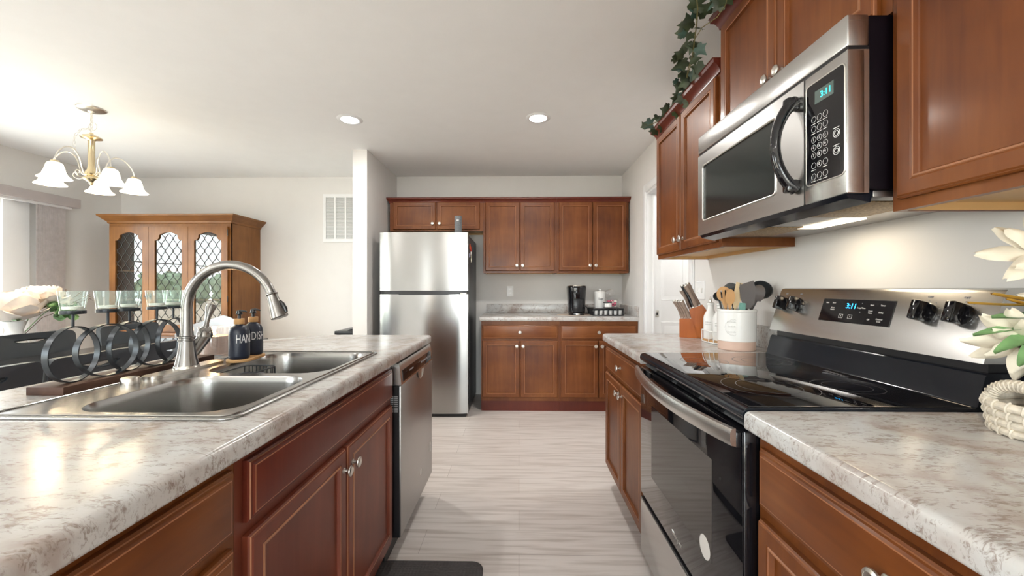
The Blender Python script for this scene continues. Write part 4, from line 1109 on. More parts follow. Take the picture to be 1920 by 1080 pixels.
# arched handle
bm = bm_new(); pts = []; rs = []
ya = ys + .030
for i in range(25):
    s = i / 24; a = PI * s; pts.append((mx0 + .004 - .058 * math.sin(a) ** .55, ya + .003 * math.sin(a), 1.690 - .235 * s)); rs.append(.0125 + .004 * abs(2 * s - 1) ** 2)
pts = [(mx0 - .001, ya, 1.690)] + pts[1:-1] + [(mx0 - .001, ya, 1.455)]
tube(bm, pts, rs, 16)
for z in (1.682, 1.463): box(bm, mx0 - .030, mx0 - .0005, ya - .013, ya + .013, z - .017, z + .017, .005)
OBJ('handle', bm, M['black_gloss'], dr)
bm = bm_new(); box(bm, mx0, mx0 + .04, my0, ys - .0015, mz0 + .004, 1.732, .003); cp = OBJ('control_section', bm, M['steel'], t)
bm = bm_new(); box(bm, mx0 + .001, mx0 + .049, my0 + .0005, my0 + .003, mz0 + .004, 1.732); OBJ('side_trim', bm, M['steel'], t)
bm = bm_new(); box(bm, mx0 + .04, mx0 + .0495, my0 + .001, my1 - .001, mz0 + .006, 1.732); OBJ('door_backing', bm, M['steel'], t)
gy0, gy1, gz0, gz1 = my0 + .007, ys - .010, 1.452, 1.705
bm = bm_new(); prism(bm, rrect(gy0, gy1, gz0, gz1, .010, 4), fX, mx0 - .0016, mx0 + .001); pg = OBJ('control_glass', bm, M['black_gloss'], cp)
bm = bm_new(); tube(bm, [(mx0 - .0008, a, b) for a, b in rrect(gy0 - .001, gy1 + .001, gz0 - .001, gz1 + .001, .011, 4)], .0018, 6, closed=True); OBJ('bezel', bm, M['nickel'], cp)
bm = bm_new(); box(bm, mx0 - .0022, mx0 - .0016, gy0 + .030, gy1 - .030, 1.650, 1.682); lc = OBJ('lcd', bm, M['lcd'], pg)
GA = lambda y, z: axes((mx0 - .0024, y, z), (0, -1, 0), (0, 0, 1), (-1, 0, 0))
bm = text_bm('3:11', .021, GA((gy0 + gy1) / 2 - .006, 1.666), .0002); OBJ('clock_digits', bm, M['cyan_led'], lc)
bm = bm_new()
cols = [gy1 - .026, gy1 - .045, gy1 - .064]; zz = [1.614, 1.590, 1.563, 1.543, 1.523, 1.498, 1.470]
def circ(bm, y, z, r, w=.0006):
    tube(bm, [(mx0 - .0018, y + r * math.cos(a), z + r * math.sin(a)) for a in [2 * PI * i / 18 for i in range(18)]], w, 4, closed=True)
for i, z in enumerate(zz):
    for j, y in enumerate(cols):
        circ(bm, y, z, .0075, .0004)
        num = {2: '123', 3: '456', 4: '789'}.get(i)
        if num: join(bm, text_bm(num[j], .010, GA(y, z), .0002))
        elif i == 5 and j == 1: join(bm, text_bm('0', .010, GA(y, z), .0002))
        else:
            ring_panel(bm, GA(y, z) @ Matrix.Translation((-.007, -.0125, 0)), .014, .0016, [(0, 0), (0, .0002)])
for (y, z) in ((gy0 + .022, 1.553), (gy0 + .022, 1.512)):
    circ(bm, y, z, .0095, .0008); circ(bm, y, z, .0055, .0008)
    ring_panel(bm, GA(y, z) @ Matrix.Translation((-.009, .012, 0)), .018, .0018, [(0, 0), (0, .0002)])
OBJ('key_print', bm, M['white_print'], pg)
# underside: sloping black lip, steel pan, filters, cooking lamp
bm = bm_new(); prism(bm, [(mx0 + .003, mz0 + .004), (mx0 + .012, mz0 - .006), (mx0 + .060, mz0 - .016), (mx0 + .066, mz0 + .011), (mx0 + .05, mz0 + .011)], PX, my0 + .01, my1 - .01); OBJ('bottom_lip', bm, M['black_enamel'], t)
bm = bm_new(); box(bm, mx0 + .066, 1.143, my0 + .01, my1 - .01, mz0 - .004, mz0 + .0115, .002); un = OBJ('underside', bm, M['steel_rough'], t)
for (a, b) in ((my0 + .05, my0 + .26), (my1 - .30, my1 - .07)):
    bm = bm_new(); box(bm, mx0 + .09, mx0 + .25, a, b, mz0 - .007, mz0 - .004, .001); OBJ('grease_filter', bm, M['filter'], un)
bm = bm_new(); box(bm, .965, 1.03, 1.20, 1.40, mz0 - .0085, mz0 - .004, .001); OBJ('lamp_lens', bm, M['hoodlens'], un)

# ================================================================== ON THE RIGHT-HAND COUNTER
# --- utensil crock
kx, ky = .984, 1.822
t = thing('utensil_crock', 'white ceramic utensil crock with blush base band beside the range', 'crock', (kx, ky, ZT))
bm = bm_new(); lathe(bm, [(0, 0), (.073, 0), (.076, .003), (.0765, .040)], (kx, ky, ZT), n=56); OBJ('base_band', bm, M['pinkish'], t)
bm = bm_new(); lathe(bm, [(.0765, .040), (.0785, .042), (.0785, .168), (.080, .170), (.0805, .177), (.0785, .181), (.073, .181), (.072, .176), (.072, .02), (0, .018)], (kx, ky, ZT), n=56, cap=False); cb = OBJ('crock_wall', bm, M['white'], t)
bm = bm_new()      # embossed wreath and script
ang = math.radians(-118); n_ = Vector((math.cos(ang), math.sin(ang), 0)); u_ = Vector((-n_.y, n_.x, 0)); MxC = axes((kx + n_.x * .0787, ky + n_.y * .0787, ZT + .105), u_, (0, 0, 1), n_)
MxC = MxC @ Matrix.Translation((-.012, -.002, 0))
for dy, w_ in ((.024, .050), (.004, .040), (-.020, .046)): join(bm, squiggle(w_, .008, MxC @ Matrix.Translation((0, dy, 0)), .0787, dy * 900))
wr_ = []
for i in range(40):
    q = 2 * PI * i / 40; rr_ = .034 + .0018 * math.sin(i * 2.3); x_ = rr_ * math.cos(q); a_ = x_ / .0787
    wr_.append(MxC @ Vector((.0787 * math.sin(a_), rr_ * math.sin(q), .0787 * math.cos(a_) - .0787)))
tube(bm, wr_, .0006, 5, closed=True)
OBJ('script', bm, plain('grey_emboss', (.58, .58, .57), .5), cb)
TOPZ = ZT + .181
def stick(bm, a, b, r0, r1, n=10, k=6):
    a, b = Vector(a), Vector(b); tube(bm, [a.lerp(b, i / k) for i in range(k + 1)], [r0 + (r1 - r0) * i / k for i in range(k + 1)], n)
def blade(bm, C, up, side, nrm, outline, th, curve=0.0, holes=()):
    """flat utensil head: outline in (side, up); slightly dished"""
    C, up, side, nrm = Vector(C), Vector(up).normalized(), Vector(side).normalized(), Vector(nrm).normalized()
    f = lambda u, v, a: C + side * u + up * v + nrm * (a + curve * u * u)
    fill_plate(bm, outline, [list(h) for h in holes], 0, th, fn=f)
def oval(cx, cy, rx, ry, n=20, p=1.0): return [(cx + rx * math.cos(2 * PI * i / n), cy + ry * math.sin(2 * PI * i / n)) for i in range(n)]
def utensil(name, label, px, py, Y, base, build, mat):
    """px, py: where the head's centre stands in the photograph at depth Y"""
    pass
cdir = Vector((kx, ky, 0)).normalized(); side = Vector((cdir.y, -cdir.x, 0))      # side: to the viewer's right
nrm = -cdir
def UT(name, label, s, d, h, tilt_s, mat, head, hr=.0045):
    """s sideways offset at the rim, d depth offset, head built at height h above the rim, leaning by tilt_s"""
    foot = Vector((kx, ky, ZT + .022)) + side * (-.25 * s) + cdir * (-.2 * d)
    rim = Vector((kx, ky, TOPZ)) + side * s + cdir * d
    up = (Vector((0, 0, 1)) + side * tilt_s).normalized(); sd = (side - up * side.dot(up)).normalized()
    neck = rim + up * .004
    bm = bm_new(); stick(bm, foot, neck, .005, hr)
    head(bm, neck, up, sd)
    return tag(OBJ(name, bm, mat, loc=foot), label, 'utensil', 'utensils in the crock')
def head_slotted(bm, c, up, sd):
    o_ = [(-.006, 0), (.006, 0), (.012, .03)] + [(.030 * math.cos(a), .062 + .036 * math.sin(a)) for a in [math.radians(-30 + 240 * i / 14) for i in range(15)]] + [(-.012, .03)]
    blade(bm, c, up, sd, nrm, o_, .005, 2.0, [rrect(-.013, -.007, .045, .082, .0028, 2), rrect(.004, .010, .045, .082, .0028, 2)])
def head_spoon(bm, c, up, sd, w=.022, h=.034, dish=6):
    o_ = [(-.005, 0), (.005, 0), (.008, .02)] + [(w * math.cos(a), .050 + h * math.sin(a)) for a in [math.radians(-40 + 260 * i / 16) for i in range(17)]] + [(-.008, .02)]
    blade(bm, c, up, sd, nrm, o_, .005, dish)
def head_paddle(bm, c, up, sd): blade(bm, c, up, sd, nrm, [(-.008, 0), (.008, 0), (.012, .03), (.028, .06), (.026, .112), (-.014, .118), (-.016, .06), (-.011, .02)], .006)
def head_turner(bm, c, up, sd): blade(bm, c, up, sd, nrm, [(-.010, 0), (.012, 0), (.028, .028), (.032, .088), (.022, .124), (-.006, .114), (-.024, .106), (-.028, .114), (-.031, .090), (-.026, .045)], .005, -2.5)
def head_ladle(bm, c, up, sd, r=.036):
    C = c + up * (.045 + r * .4); ax = (nrm * .85 + up * .5).normalized()
    lathe(bm, [(r * math.sin(a), -r * math.cos(a)) for a in [math.radians(90 * i / 8) for i in range(9)]] + [(r * .93, 0.0)] + [(r * .92 * math.sin(a), -r * .92 * math.cos(a)) for a in [math.radians(85 - 85 * i / 8) for i in range(9)]], C, ax, n=28, cap=False)
    tube(bm, [c, c + up * .03, C - up * r * .9], [.0045, .0045, .006], 8)
UT('ladle', 'small black ladle at the left edge of the utensil crock', -.062, .02, .05, -.18, M['charcoal'], lambda b, c, u, s: head_ladle(b, c, u, s, .024))
UT('spoon', 'round black serving spoon at the back of the crock', -.012, .045, .06, -.12, M['black'], lambda b, c, u, s: (head_spoon(b, c + u * .022, u, s, .036, .044, 3), stick(b, c, c + u * .03, .0045, .006)))
UT('slotted_spoon', 'bamboo slotted spoon in the utensil crock', -.043, -.012, .06, -.10, M['bamboo'], head_slotted)
UT('wooden_spoon', 'bamboo spoon right in front of the slotted one in the crock', -.026, -.045, .05, .03, M['bamboo'], lambda b, c, u, s: head_spoon(b, c, u, s, .019, .036))
UT('wooden_spatula', 'pale wooden spatula in the middle of the utensil crock', -.006, -.020, .06, .16, M['pale_wood'], head_paddle)
UT('turner', 'brown nylon turner with wide curved blade in the crock', .040, -.030, .05, .02, M['brown_nylon'], head_turner)
UT('ladle', 'large dark ladle leaning right at the edge of the crock', .060, .010, .06, .42, M['charcoal'], lambda b, c, u, s: (head_ladle(b, c + u * .030, u, s, .044), stick(b, c, c + u * .04, .0045, .006)))
UT('spoon', 'brown nylon spoon leaning right in front of the large ladle', .056, -.020, .06, .34, M['brown_nylon'], lambda b, c, u, s: (head_spoon(b, c + u * .018, u, s, .028, .042, 8), stick(b, c, c + u * .03, .0045, .006)))
UT('whisk', 'teal silicone brush low in the utensil crock', .022, -.052, .03, .05, M['leaf_blue'], lambda b, c, u, s: blade(b, c, u, s, nrm, rrect(-.012, .012, -.01, .026, .004, 2), .010))

# --- white wire caddy with bottles
wx, wy = 1.005, 2.045
t = thing('wire_caddy', 'white wire caddy with wooden base behind the crock', 'caddy', (wx, wy, ZT))
lp = rrect(wx - .055, wx + .055, wy - .085, wy + .085, .054, 8)
bm = bm_new(); fill_plate(bm, rrect(wx - .050, wx + .050, wy - .080, wy + .080, .049, 8), [], ZT + .006, ZT + .014); OBJ('wooden_base', bm, M['bamboo'], t)
bm = bm_new()
for z in (.004, .060): tube(bm, [(x, y, ZT + z) for x, y in lp], .0028, 8, closed=True)
for i in range(0, len(lp), 3): tube(bm, [(lp[i][0], lp[i][1], ZT + .004), (lp[i][0], lp[i][1], ZT + .060)], .0022, 8)
OBJ('wire_frame', bm, M['white'], t)
for i, (x, y, lab) in enumerate(((wx - .012, wy + .040, 'white milk-bottle cruet, left one in the wire caddy'), (wx + .0, wy - .036, 'white milk-bottle cruet beside the crock in the wire caddy'))):
    t = thing('cruet_bottle', lab, 'bottle', (x, y, ZT + .0145), group='white cruets in the wire caddy')
    bm = bm_new(); lathe(bm, [(0, 0), (.032, 0), (.034, .003), (.034, .105), (.031, .120), (.021, .140), (.016, .152), (.015, .172), (.018, .176), (.018, .184), (.013, .186), (0, .186)], (x, y, ZT + .0145), n=36); b_ = OBJ('bottle', bm, M['white'], t)
    bm = bm_new(); lathe(bm, [(.006, .186), (.008, .192), (.006, .200), (.002, .216), (0, .217)], (x, y, ZT + .0145), n=14); OBJ('spout', bm, M['nickel'], t)
    n_ = Vector((-x, -y, 0)).normalized(); n_.rotate(Matrix.Rotation(math.radians(-18), 3, 'Z')); u_ = Vector((-n_.y, n_.x, 0))
    bm = bm_new(); Ms = axes((x + n_.x * .0341, y + n_.y * .0341, ZT + .095), u_, (0, 0, 1), n_)
    for dy in (.006, -.006): join(bm, squiggle(.030, .007, Ms @ Matrix.Translation((0, dy, 0)), .0341, i + dy * 700))
    OBJ('lettering', bm, plain('script_grey', (.38, .38, .38), .5), b_)

# --- knife block
bx0, by0 = .975, 2.262
t = thing('knife_block', 'orange-brown wooden knife block on the counter left of the range', 'knife block', (bx0, by0, ZT))
KB = axes((bx0, by0, ZT), Vector((.92, -.40, 0)).normalized(), (0, 0, 1), Vector((-.40, -.92, 0)).normalized()) @ Matrix.Scale(1.13, 4)   # u right, v up, w to the viewer
def KP(u, v, w): return KB @ Vector((u, v, w))
bm = bm_new(); prism(bm, [(.072, 0), (.072, .125), (.045, .163), (-.015, .138), (.020, .0)], lambda u, v, a: KP(u, v, a), -.040, .040); bmesh.ops.bevel(bm, geom=bm.edges[:], offset=.002, segments=2, affect='EDGES'); OBJ('rear_block', bm, M['block'], t)
bm = bm_new(); prism(bm, [(.035, 0), (-.0, .0955), (-.058, .090), (-.058, 0)], lambda u, v, a: KP(u, v, a), -.040, .040); bmesh.ops.bevel(bm, geom=bm.edges[:], offset=.002, segments=2, affect='EDGES'); OBJ('front_block', bm, M['block'], t)
kd = KB.to_3x3() @ Vector((-.42, .90, 0)).normalized()
def knife(u, v, w, L_, lab, mat, r=.0085):
    P = KP(u, v, w); kt = thing('kitchen_knife', lab, 'knife', P, group='knives in the block')
    s_ = KB.to_3x3() @ Vector((.90, .42, 0)); ww = KB.to_3x3() @ Vector((0, 0, 1))
    def bar(a0, a1, hw, ht, mat_, nm, bow=0):
        bm = bm_new(); rr = []
        for i in range(9):
            q = i / 8; d = a0 + (a1 - a0) * q; k_ = hw * (1 + .18 * math.cos(q * 2 * PI)) ; c = P + kd * d + s_ * bow * math.sin(q * PI)
            rr.append([bm.verts.new(c + s_ * (k_ * math.cos(a)) + ww * (ht * math.sin(a))) for a in [2 * PI * j / 12 for j in range(12)]])
        for A, B in zip(rr, rr[1:]):
            for j in range(12): f = bm.faces.new((A[j], A[(j + 1) % 12], B[(j + 1) % 12], B[j])); f.smooth = True
        bm.faces.new(rr[0]); bm.faces.new(rr[-1][::-1]); OBJ(nm, bm, mat_, kt, sharp=60)
    bar(-.03, .006, r * .9, .002, M['nickel'], 'blade'); bar(.004, L_, r, .0075, mat, 'handle', .002); bar(L_, L_ + .005, r * 1.15, .008, M['nickel'], 'end_cap')
knife(.020, .150, .022, .115, 'tall grey-handled knife at the top of the block, front left', M['knife_grey'], .0095)
knife(.005, .148, -.002, .118, 'black-handled sharpener among the grey knife handles', M['black'], .009)
knife(.030, .156, -.010, .120, 'grey-handled knife standing highest at the back of the block', M['knife_grey'], .0095)
knife(-.008, .142, -.025, .098, 'grey-handled knife at the rear left corner of the upper block', M['knife_grey'], .0095)
for i, w in enumerate((-.026, -.009, .009, .026)):
    knife(-.044 + .012 * i, .092, w, .094, 'steak knife with weathered grey handle in the lower row, ' + ('rearmost', 'second from the back', 'second from the front', 'front one')[i], M['knife_grey'], .0085)

# ================================================================== COFFEE CORNER
x, y, z = .592, 4.14, ZT
t = thing('coffee_maker', 'tall black single-cup coffee maker on the back counter', 'coffee maker', (x, y, z))
bm = bm_new()
def sup(w, d, n=28, p=.6): return [(w * math.copysign(abs(math.cos(a)) ** p, math.cos(a)), d * math.copysign(abs(math.sin(a)) ** p, math.sin(a))) for a in [2 * PI * i / n for i in range(n)]]
rings = []
for (w, d, h, dy) in ((.078, .11, 0, 0), (.082, .115, .006, 0), (.085, .115, .05, 0), (.092, .12, .20, 0), (.097, .125, .27, -.004), (.097, .124, .288, -.004), (.09, .115, .298, -.002), (.06, .08, .302, 0)):
    rings.append([bm.verts.new((x + a, y + b + dy, z + h)) for a, b in sup(w, d)])
for A, B in zip(rings, rings[1:]):
    for k in range(len(A)): f = bm.faces.new((A[k], A[(k + 1) % len(A)], B[(k + 1) % len(A)], B[k])); f.smooth = True
bm.faces.new(rings[0][::-1]); bm.faces.new(rings[-1]); OBJ('housing', bm, M['black_gloss'], t, sharp=60)
bm = bm_new(); box(bm, x - .045, x + .045, y - .128, y - .110, z + .03, z + .17, .008); OBJ('cup_bay', bm, M['black'], t)
bm = bm_new(); box(bm, x - .05, x + .05, y - .137, y - .10, z + .003, z + .025, .006); OBJ('drip_tray', bm, M['black_gloss'], t)
bm = bm_new(); box(bm, x - .022, x + .018, y - .139, y - .1365, z + .006, z + .020, .001); OBJ('tray_badge', bm, M['nickel'], t)
bm = bm_new(); tube(bm, [(x + .066 * math.cos(a), y - .06 + .062 * math.sin(a), z + .298) for a in [math.radians(195 + 150 * i / 16) for i in range(17)]], [.007] * 17, 10); OBJ('chrome_rim', bm, M['nickel'], t)
bm = bm_new(); tube(bm, [(x + .09, y + .02, z + .10), (x + .12, y + .03, z + .07), (x + .135, y + .05, z + .012), (x + .12, y + .12, z + .006), (x + .05, y + .2, z + .006)], .004, 8); OBJ('power_cord', bm, M['black'], t)
bm = bm_new(); fill_plate(bm, oval(x - .015, y - .04, .19, .165, 40), [], z + .0003, z + .0018); tag(OBJ('placemat', bm, plain('tan_mat', (.60, .50, .42), .7), loc=(x, y, z)), 'pale round mat under the coffee maker', 'placemat')
# pod drawer
px0, px1, py0, py1 = .735, 1.035, 3.955, 4.26
t = thing('pod_drawer', 'black wire coffee pod tray with jars standing on it', 'pod holder', ((px0 + px1) / 2, (py0 + py1) / 2, z))
bm = bm_new(); box(bm, px0, px1, py0, py1, z + .0005, z + .010, .002); box(bm, px0, px1, py0, py1, z + .066, z + .074, .002)
for k in range(7):
    xx = px0 + .008 + k * (px1 - px0 - .016) / 6; box(bm, xx - .004, xx + .004, py0, py0 + .006, z + .009, z + .067)
for k in range(7):
    yy = py0 + .008 + k * (py1 - py0 - .016) / 6
    for xx in (px0, px1 - .006): box(bm, xx, xx + .006, yy - .003, yy + .003, z + .009, z + .067)
box(bm, px0, px1, py1 - .006, py1, z + .009, z + .067)
OBJ('tray_frame', bm, M['black'], t)
pod0 = None
for j in range(2):
    for k in range(6):
        P = (px0 + .008 + (k + .5) * (px1 - px0 - .016) / 6, py0 + .030 + j * .052, z + .0105)
        lab = 'white coffee pod in the front row of the black pod tray' if j == 0 else 'white coffee pod in the second row of the black pod tray'
        if pod0 is None:
            bm = bm_new(); lathe(bm, [(0, 0), (.016, 0), (.0165, .002), (.0205, .040), (.0225, .041), (.0225, .0425), (0, .043)], P, n=20); pod0 = tag(OBJ('coffee_pod', bm, M['white'], loc=P), lab, 'coffee pod', 'coffee pods, front row')
        else:
            c = pod0.copy(); COL.objects.link(c); c.location = P; c['label'] = lab; c['group'] = 'coffee pods, front row' if j == 0 else 'coffee pods, second row'
zt = z + .0745
t = thing('sugar_canister', 'white lidded canister reading Sugar beside the coffee maker', 'canister', (.835, 4.13, zt))
bm = bm_new(); lathe(bm, [(0, 0), (.054, 0), (.056, .004), (.056, .150)], (.835, 4.13, zt), n=40); cn = OBJ('jar', bm, M['white'], t)
bm = bm_new(); lathe(bm, [(.0575, .150), (.058, .160), (.050, .166), (.012, .170), (.009, .174), (.013, .180), (.012, .188), (0, .190)], (.835, 4.13, zt), n=36); OBJ('lid', bm, M['white'], t)
bm = text_bm('Sugar', .029, axes((.835, 4.13 - .0566, zt + .092), (1, 0, 0), (0, 0, 1), (0, -1, 0)), .0006, bend=.0566, sx=.85); OBJ('lettering', bm, M['black'], cn)
t = thing('labelled_tin', 'small clear tin with black rims and white label on the pod tray', 'tin', (.888, 4.01, zt))
bm = bm_new(); lathe(bm, [(0, 0), (.043, 0), (.044, .006), (.042, .007)], (.888, 4.01, zt), n=32); lathe(bm, [(.042, .053), (.044, .054), (.044, .060), (0, .061)], (.888, 4.01, zt), n=32); OBJ('black_rims', bm, M['black'], t)
bm = bm_new(); lathe(bm, [(.0415, .0065), (.0415, .0535)], (.888, 4.01, zt), n=32); bdy = OBJ('tin_wall', bm, M['clear'], t)
bm = bm_new(); k = 10; A = [bm.verts.new((.888 + .0425 * math.sin(a), 4.01 - .0425 * math.cos(a), zt + .013)) for a in [math.radians(-55 + 110 * i / k) for i in range(k + 1)]]; B = [bm.verts.new((v.co.x, v.co.y, zt + .048)) for v in A]
for i in range(k): bm.faces.new((A[i], A[i + 1], B[i + 1], B[i]))
OBJ('paper_label', bm, M['white'], bdy)
t = thing('candy_jar', 'glass jar with raised lid holding pink wrapped sweets in the corner', 'jar', (.965, 4.13, zt))
jx, jy = .965, 4.13
bm = bm_new(); lathe(bm, [(.045, .0), (.060, .01), (.066, .04), (.062, .075), (.05, .09)], (jx, jy, zt), n=36, cap=False); OBJ('glass_jar', bm, M['clear'], t)
bm = bm_new(); lathe(bm, [(.052, .0), (.058, .012), (.060, .04), (.048, .070), (.03, .078), (0, .08)], (0, 0, 0), n=32)
bm.transform(Matrix.Translation((jx - .018, jy, zt + .115)) @ Matrix.Rotation(math.radians(-25), 4, 'Y') @ Matrix.Scale(.95, 4)); OBJ('lid', bm, M['clear'], t)
rnd = random.Random(3)
for i in range(20):
    a = i * 2.4; r_ = .042 * math.sqrt(rnd.random()); P = Vector((jx + r_ * math.cos(a), jy + r_ * math.sin(a), zt + .014 + .0028 * i))
    bm = bm_new(); k = bm_new(); box(k, -.016, .016, -.010, .010, -.007, .007, .003); k.transform(Matrix.Translation(P) @ Matrix.Rotation(rnd.random() * 3, 4, 'Z') @ Matrix.Rotation(rnd.random() * .8, 4, 'X')); join(bm, k)
    tag(OBJ('wrapped_sweet', bm, M['pink'] if i % 3 else M['petal'], loc=P), 'wrapped sweet in the glass jar in the corner, ' + ('pink' if i % 3 else 'cream'), 'sweet', 'wrapped sweets in the jar, ' + ('pink' if i % 3 else 'cream'))

# ================================================================== KITCHEN MAT
bm = bm_new(); soft_plate(bm, rrect(-.61, -.150, .95, 1.718, .05, 8), [], .0005, .016, .010, .001)
tag(OBJ('kitchen_mat', bm, M['mat'], loc=(-.4, 1.3, 0)), 'dark grey anti-fatigue mat on the floor before the sink cabinet', 'mat')
# ================================================================== HUTCH
hx0, hx1, hy = -4.18, -2.922, 4.0
t = thing('china_hutch', 'oak china hutch with three leaded glass doors against the dining wall', 'hutch', ((hx0 + hx1) / 2, 4.23, 0))
bm = bm_new(); yb_ = YB - .002
box(bm, hx0, hx0 + .022, hy + .002, yb_, .74, 1.86); OBJ('side_panel', bm, M['oak'], t)
bm = bm_new(); box(bm, hx1 - .022, hx1, hy + .002, yb_, .74, 1.86); OBJ('side_panel', bm, M['oak'], t)
bm = bm_new(); box(bm, hx0 + .022, hx1 - .022, yb_ - .012, yb_, .74, 1.86); OBJ('back_panel', bm, M['oak_dark'], t)
bm = bm_new(); box(bm, hx0 + .022, hx1 - .022, hy + .002, yb_ - .012, 1.838, 1.86); OBJ('top_board', bm, M['oak_h'], t)
bm = bm_new(); box(bm, hx0, hx1, hy - .0, hy + .02, 1.795, 1.86); box(bm, hx0, hx1, hy, hy + .02, .74, .80)
box(bm, hx0, hx0 + .05, hy, hy + .02, .80, 1.795); box(bm, hx1 - .05, hx1, hy, hy + .02, .80, 1.795); OBJ('face_frame', bm, M['oak'], t)
for z in (1.06, 1.36):
    bm = bm_new(); box(bm, hx0 + .023, hx1 - .023, hy + .05, yb_ - .013, z, z + .016); OBJ('shelf', bm, M['oak_h'], t)
# cornice
bm = bm_new(); pr = [(.002, 1.845), (.010, 1.850), (.014, 1.868), (.034, 1.885), (.058, 1.912), (.066, 1.918), (.070, 1.934), (.002, 1.934)]
rows = [[bm.verts.new(p) for p in ((hx0 - o_, yb_, z), (hx0 - o_, hy - o_, z), (hx1 + o_, hy - o_, z), (hx1 + o_, yb_, z))] for o_, z in pr]
for i in range(len(rows)):
    R_, S_ = rows[i], rows[(i + 1) % len(rows)]
    for k in range(3): bm.faces.new((R_[k], R_[k + 1], S_[k + 1], S_[k]))
bm.faces.new([r[0] for r in rows]); bm.faces.new([r[-1] for r in rows][::-1]); OBJ('cornice', bm, M['oak_h'], t)
dw = (hx1 - hx0 - .05) / 3
def arch(x0, x1, z0, z1, off=0):
    """glass opening: notched shoulders and a shallow arched top"""
    x0 += off; x1 -= off; z0 += off; z1 -= off; s = .045; pts = [(x0, z0), (x1, z0), (x1, z1 - .085)]
    for i in range(1, 6): a = PI / 2 * i / 5; pts.append((x1 - s + s * (1 - math.sin(a)) , z1 - .085 + .045 * (1 - math.cos(a))))
    for i in range(0, 11): q = i / 10; pts.append((x1 - s - .001 - (x1 - x0 - 2 * s - .002) * q, z1 - .028 + .028 * math.sin(PI * q)))
    for i in range(0, 5): a = PI / 2 * (1 - i / 5); pts.append((x0 + s - s * (1 - math.sin(a)), z1 - .085 + .045 * (1 - math.cos(a))))
    pts.append((x0, z1 - .085)); return pts
for k in range(3):
    a = hx0 + .022 + k * (dw + .003); b = a + dw
    bm = bm_new(); op = arch(a + .062, b - .062, .815, 1.755)
    fill_plate(bm, [(a, .750), (b, .750), (b, 1.812), (a, 1.812)], [op], hy - .022, hy - .001, fn=fY); dr = OBJ('door', bm, M['oak'], t)
    bm = bm_new(); box(bm, a + .052, b - .052, hy - .010, hy - .007, .80, 1.77); OBJ('glass_panel', bm, M['hpane'], dr)
    bm = bm_new(); ga, gb = a + .058, b - .058; n_c = 7; cwid = (gb - ga) / n_c; ph = .125
    for c in range(n_c + 1):
        for sg in (1,):
            pts = []; z = .815
            while z < 1.75:
                x = ga + c * cwid + sg * cwid * .5 * math.cos(2 * PI * (z - .815) / ph + (PI if c % 2 else 0)) * .94
                if ga + .002 < x < gb - .002: pts.append((x, hy - .0125, z))
                elif len(pts) > 1: tube(bm, pts, .0019, 5); pts = []
                else: pts = []
                z += ph / 12
            if len(pts) > 1: tube(bm, pts, .0019, 5)
    OBJ('lead_lattice', bm, M['lead'], dr)
    if k < 2:
        xx = b - .018 if k == 0 else a + .018
        bm = bm_new(); box(bm, xx - .010, xx + .010, hy - .024, hy - .022, 1.075, 1.135, .001); lathe(bm, [(.008, 0), (.004, .006), (.009, .014), (.009, .018), (0, .020)], (xx, hy - .022, 1.105), (0, -1, 0), n=12); OBJ('door_pull', bm, M['lead'], dr)
    else:
        bm = bm_new()
        for z in (1.05, 1.72): tube(bm, [(b + .001, hy - .023, z), (b + .001, hy - .023, z + .06)], .005, 8)
        OBJ('hinge', bm, M['lead'], dr)
# lower buffet of the hutch
bm = bm_new(); box(bm, hx0 - .03, hx1 + .03, hy - .07, yb_, .71, .74, .006); OBJ('buffet_top', bm, M['oak_h'], t)
bm = bm_new(); box(bm, hx0 - .01, hx1 + .01, hy - .045, yb_, .08, .71, .003); box(bm, hx0, hx1, hy - .02, yb_, 0, .08); OBJ('buffet_body', bm, M['oak'], t)
for k in range(3):
    a = hx0 + .03 + k * (dw); front(t, 'buffet_door', (a, hy - .045, .12), (1, 0, 0), (0, -1, 0), dw - .02, .55, 'door', M['oak'], [(dw - .05, .45)])
# glassware on the shelves
def goblet(x, y, z, lab, grp): 
    bm = bm_new(); lathe(bm, [(0, 0), (.032, .001), (.030, .004), (.005, .008), (.0045, .060), (.012, .070), (.033, .095), (.036, .125), (.033, .150), (.031, .150), (.034, .124), (.031, .098), (0, .075)], (x, y, z), n=20, cap=False)
    return tag(OBJ('goblet', bm, M['glassc'], loc=(x, y, z)), lab, 'glass', grp)
g0_ = None
for j, y in enumerate((4.13, 4.24)):
    for i in range(4):
        P = (hx0 + .15 + i * .085, y, 1.377); lab = ('front', 'back')[j] + ' row stemmed glass on the upper shelf of the oak hutch, ' + ('leftmost', 'second from the left', 'third from the left', 'rightmost')[i]
        if g0_ is None: g0_ = goblet(*P, lab, 'stemmed glasses in the hutch')
        else: c = g0_.copy(); COL.objects.link(c); c.location = P; c['label'] = lab
for i, (x, lab) in enumerate(((hx0 + .42, 'white cup on the lower shelf of the hutch, behind the left door'), (hx0 + .33, 'white bowl on the lower shelf of the hutch'))):
    P = (x, 4.15, 1.0765); bm = bm_new(); lathe(bm, [(0, 0), (.02, 0), (.035, .03), (.04, .06), (.037, .06), (.03, .02), (0, .008)], P, n=20, cap=False); tag(OBJ(('teacup', 'bowl')[i], bm, M['white'], loc=P), lab, ('cup', 'bowl')[i])

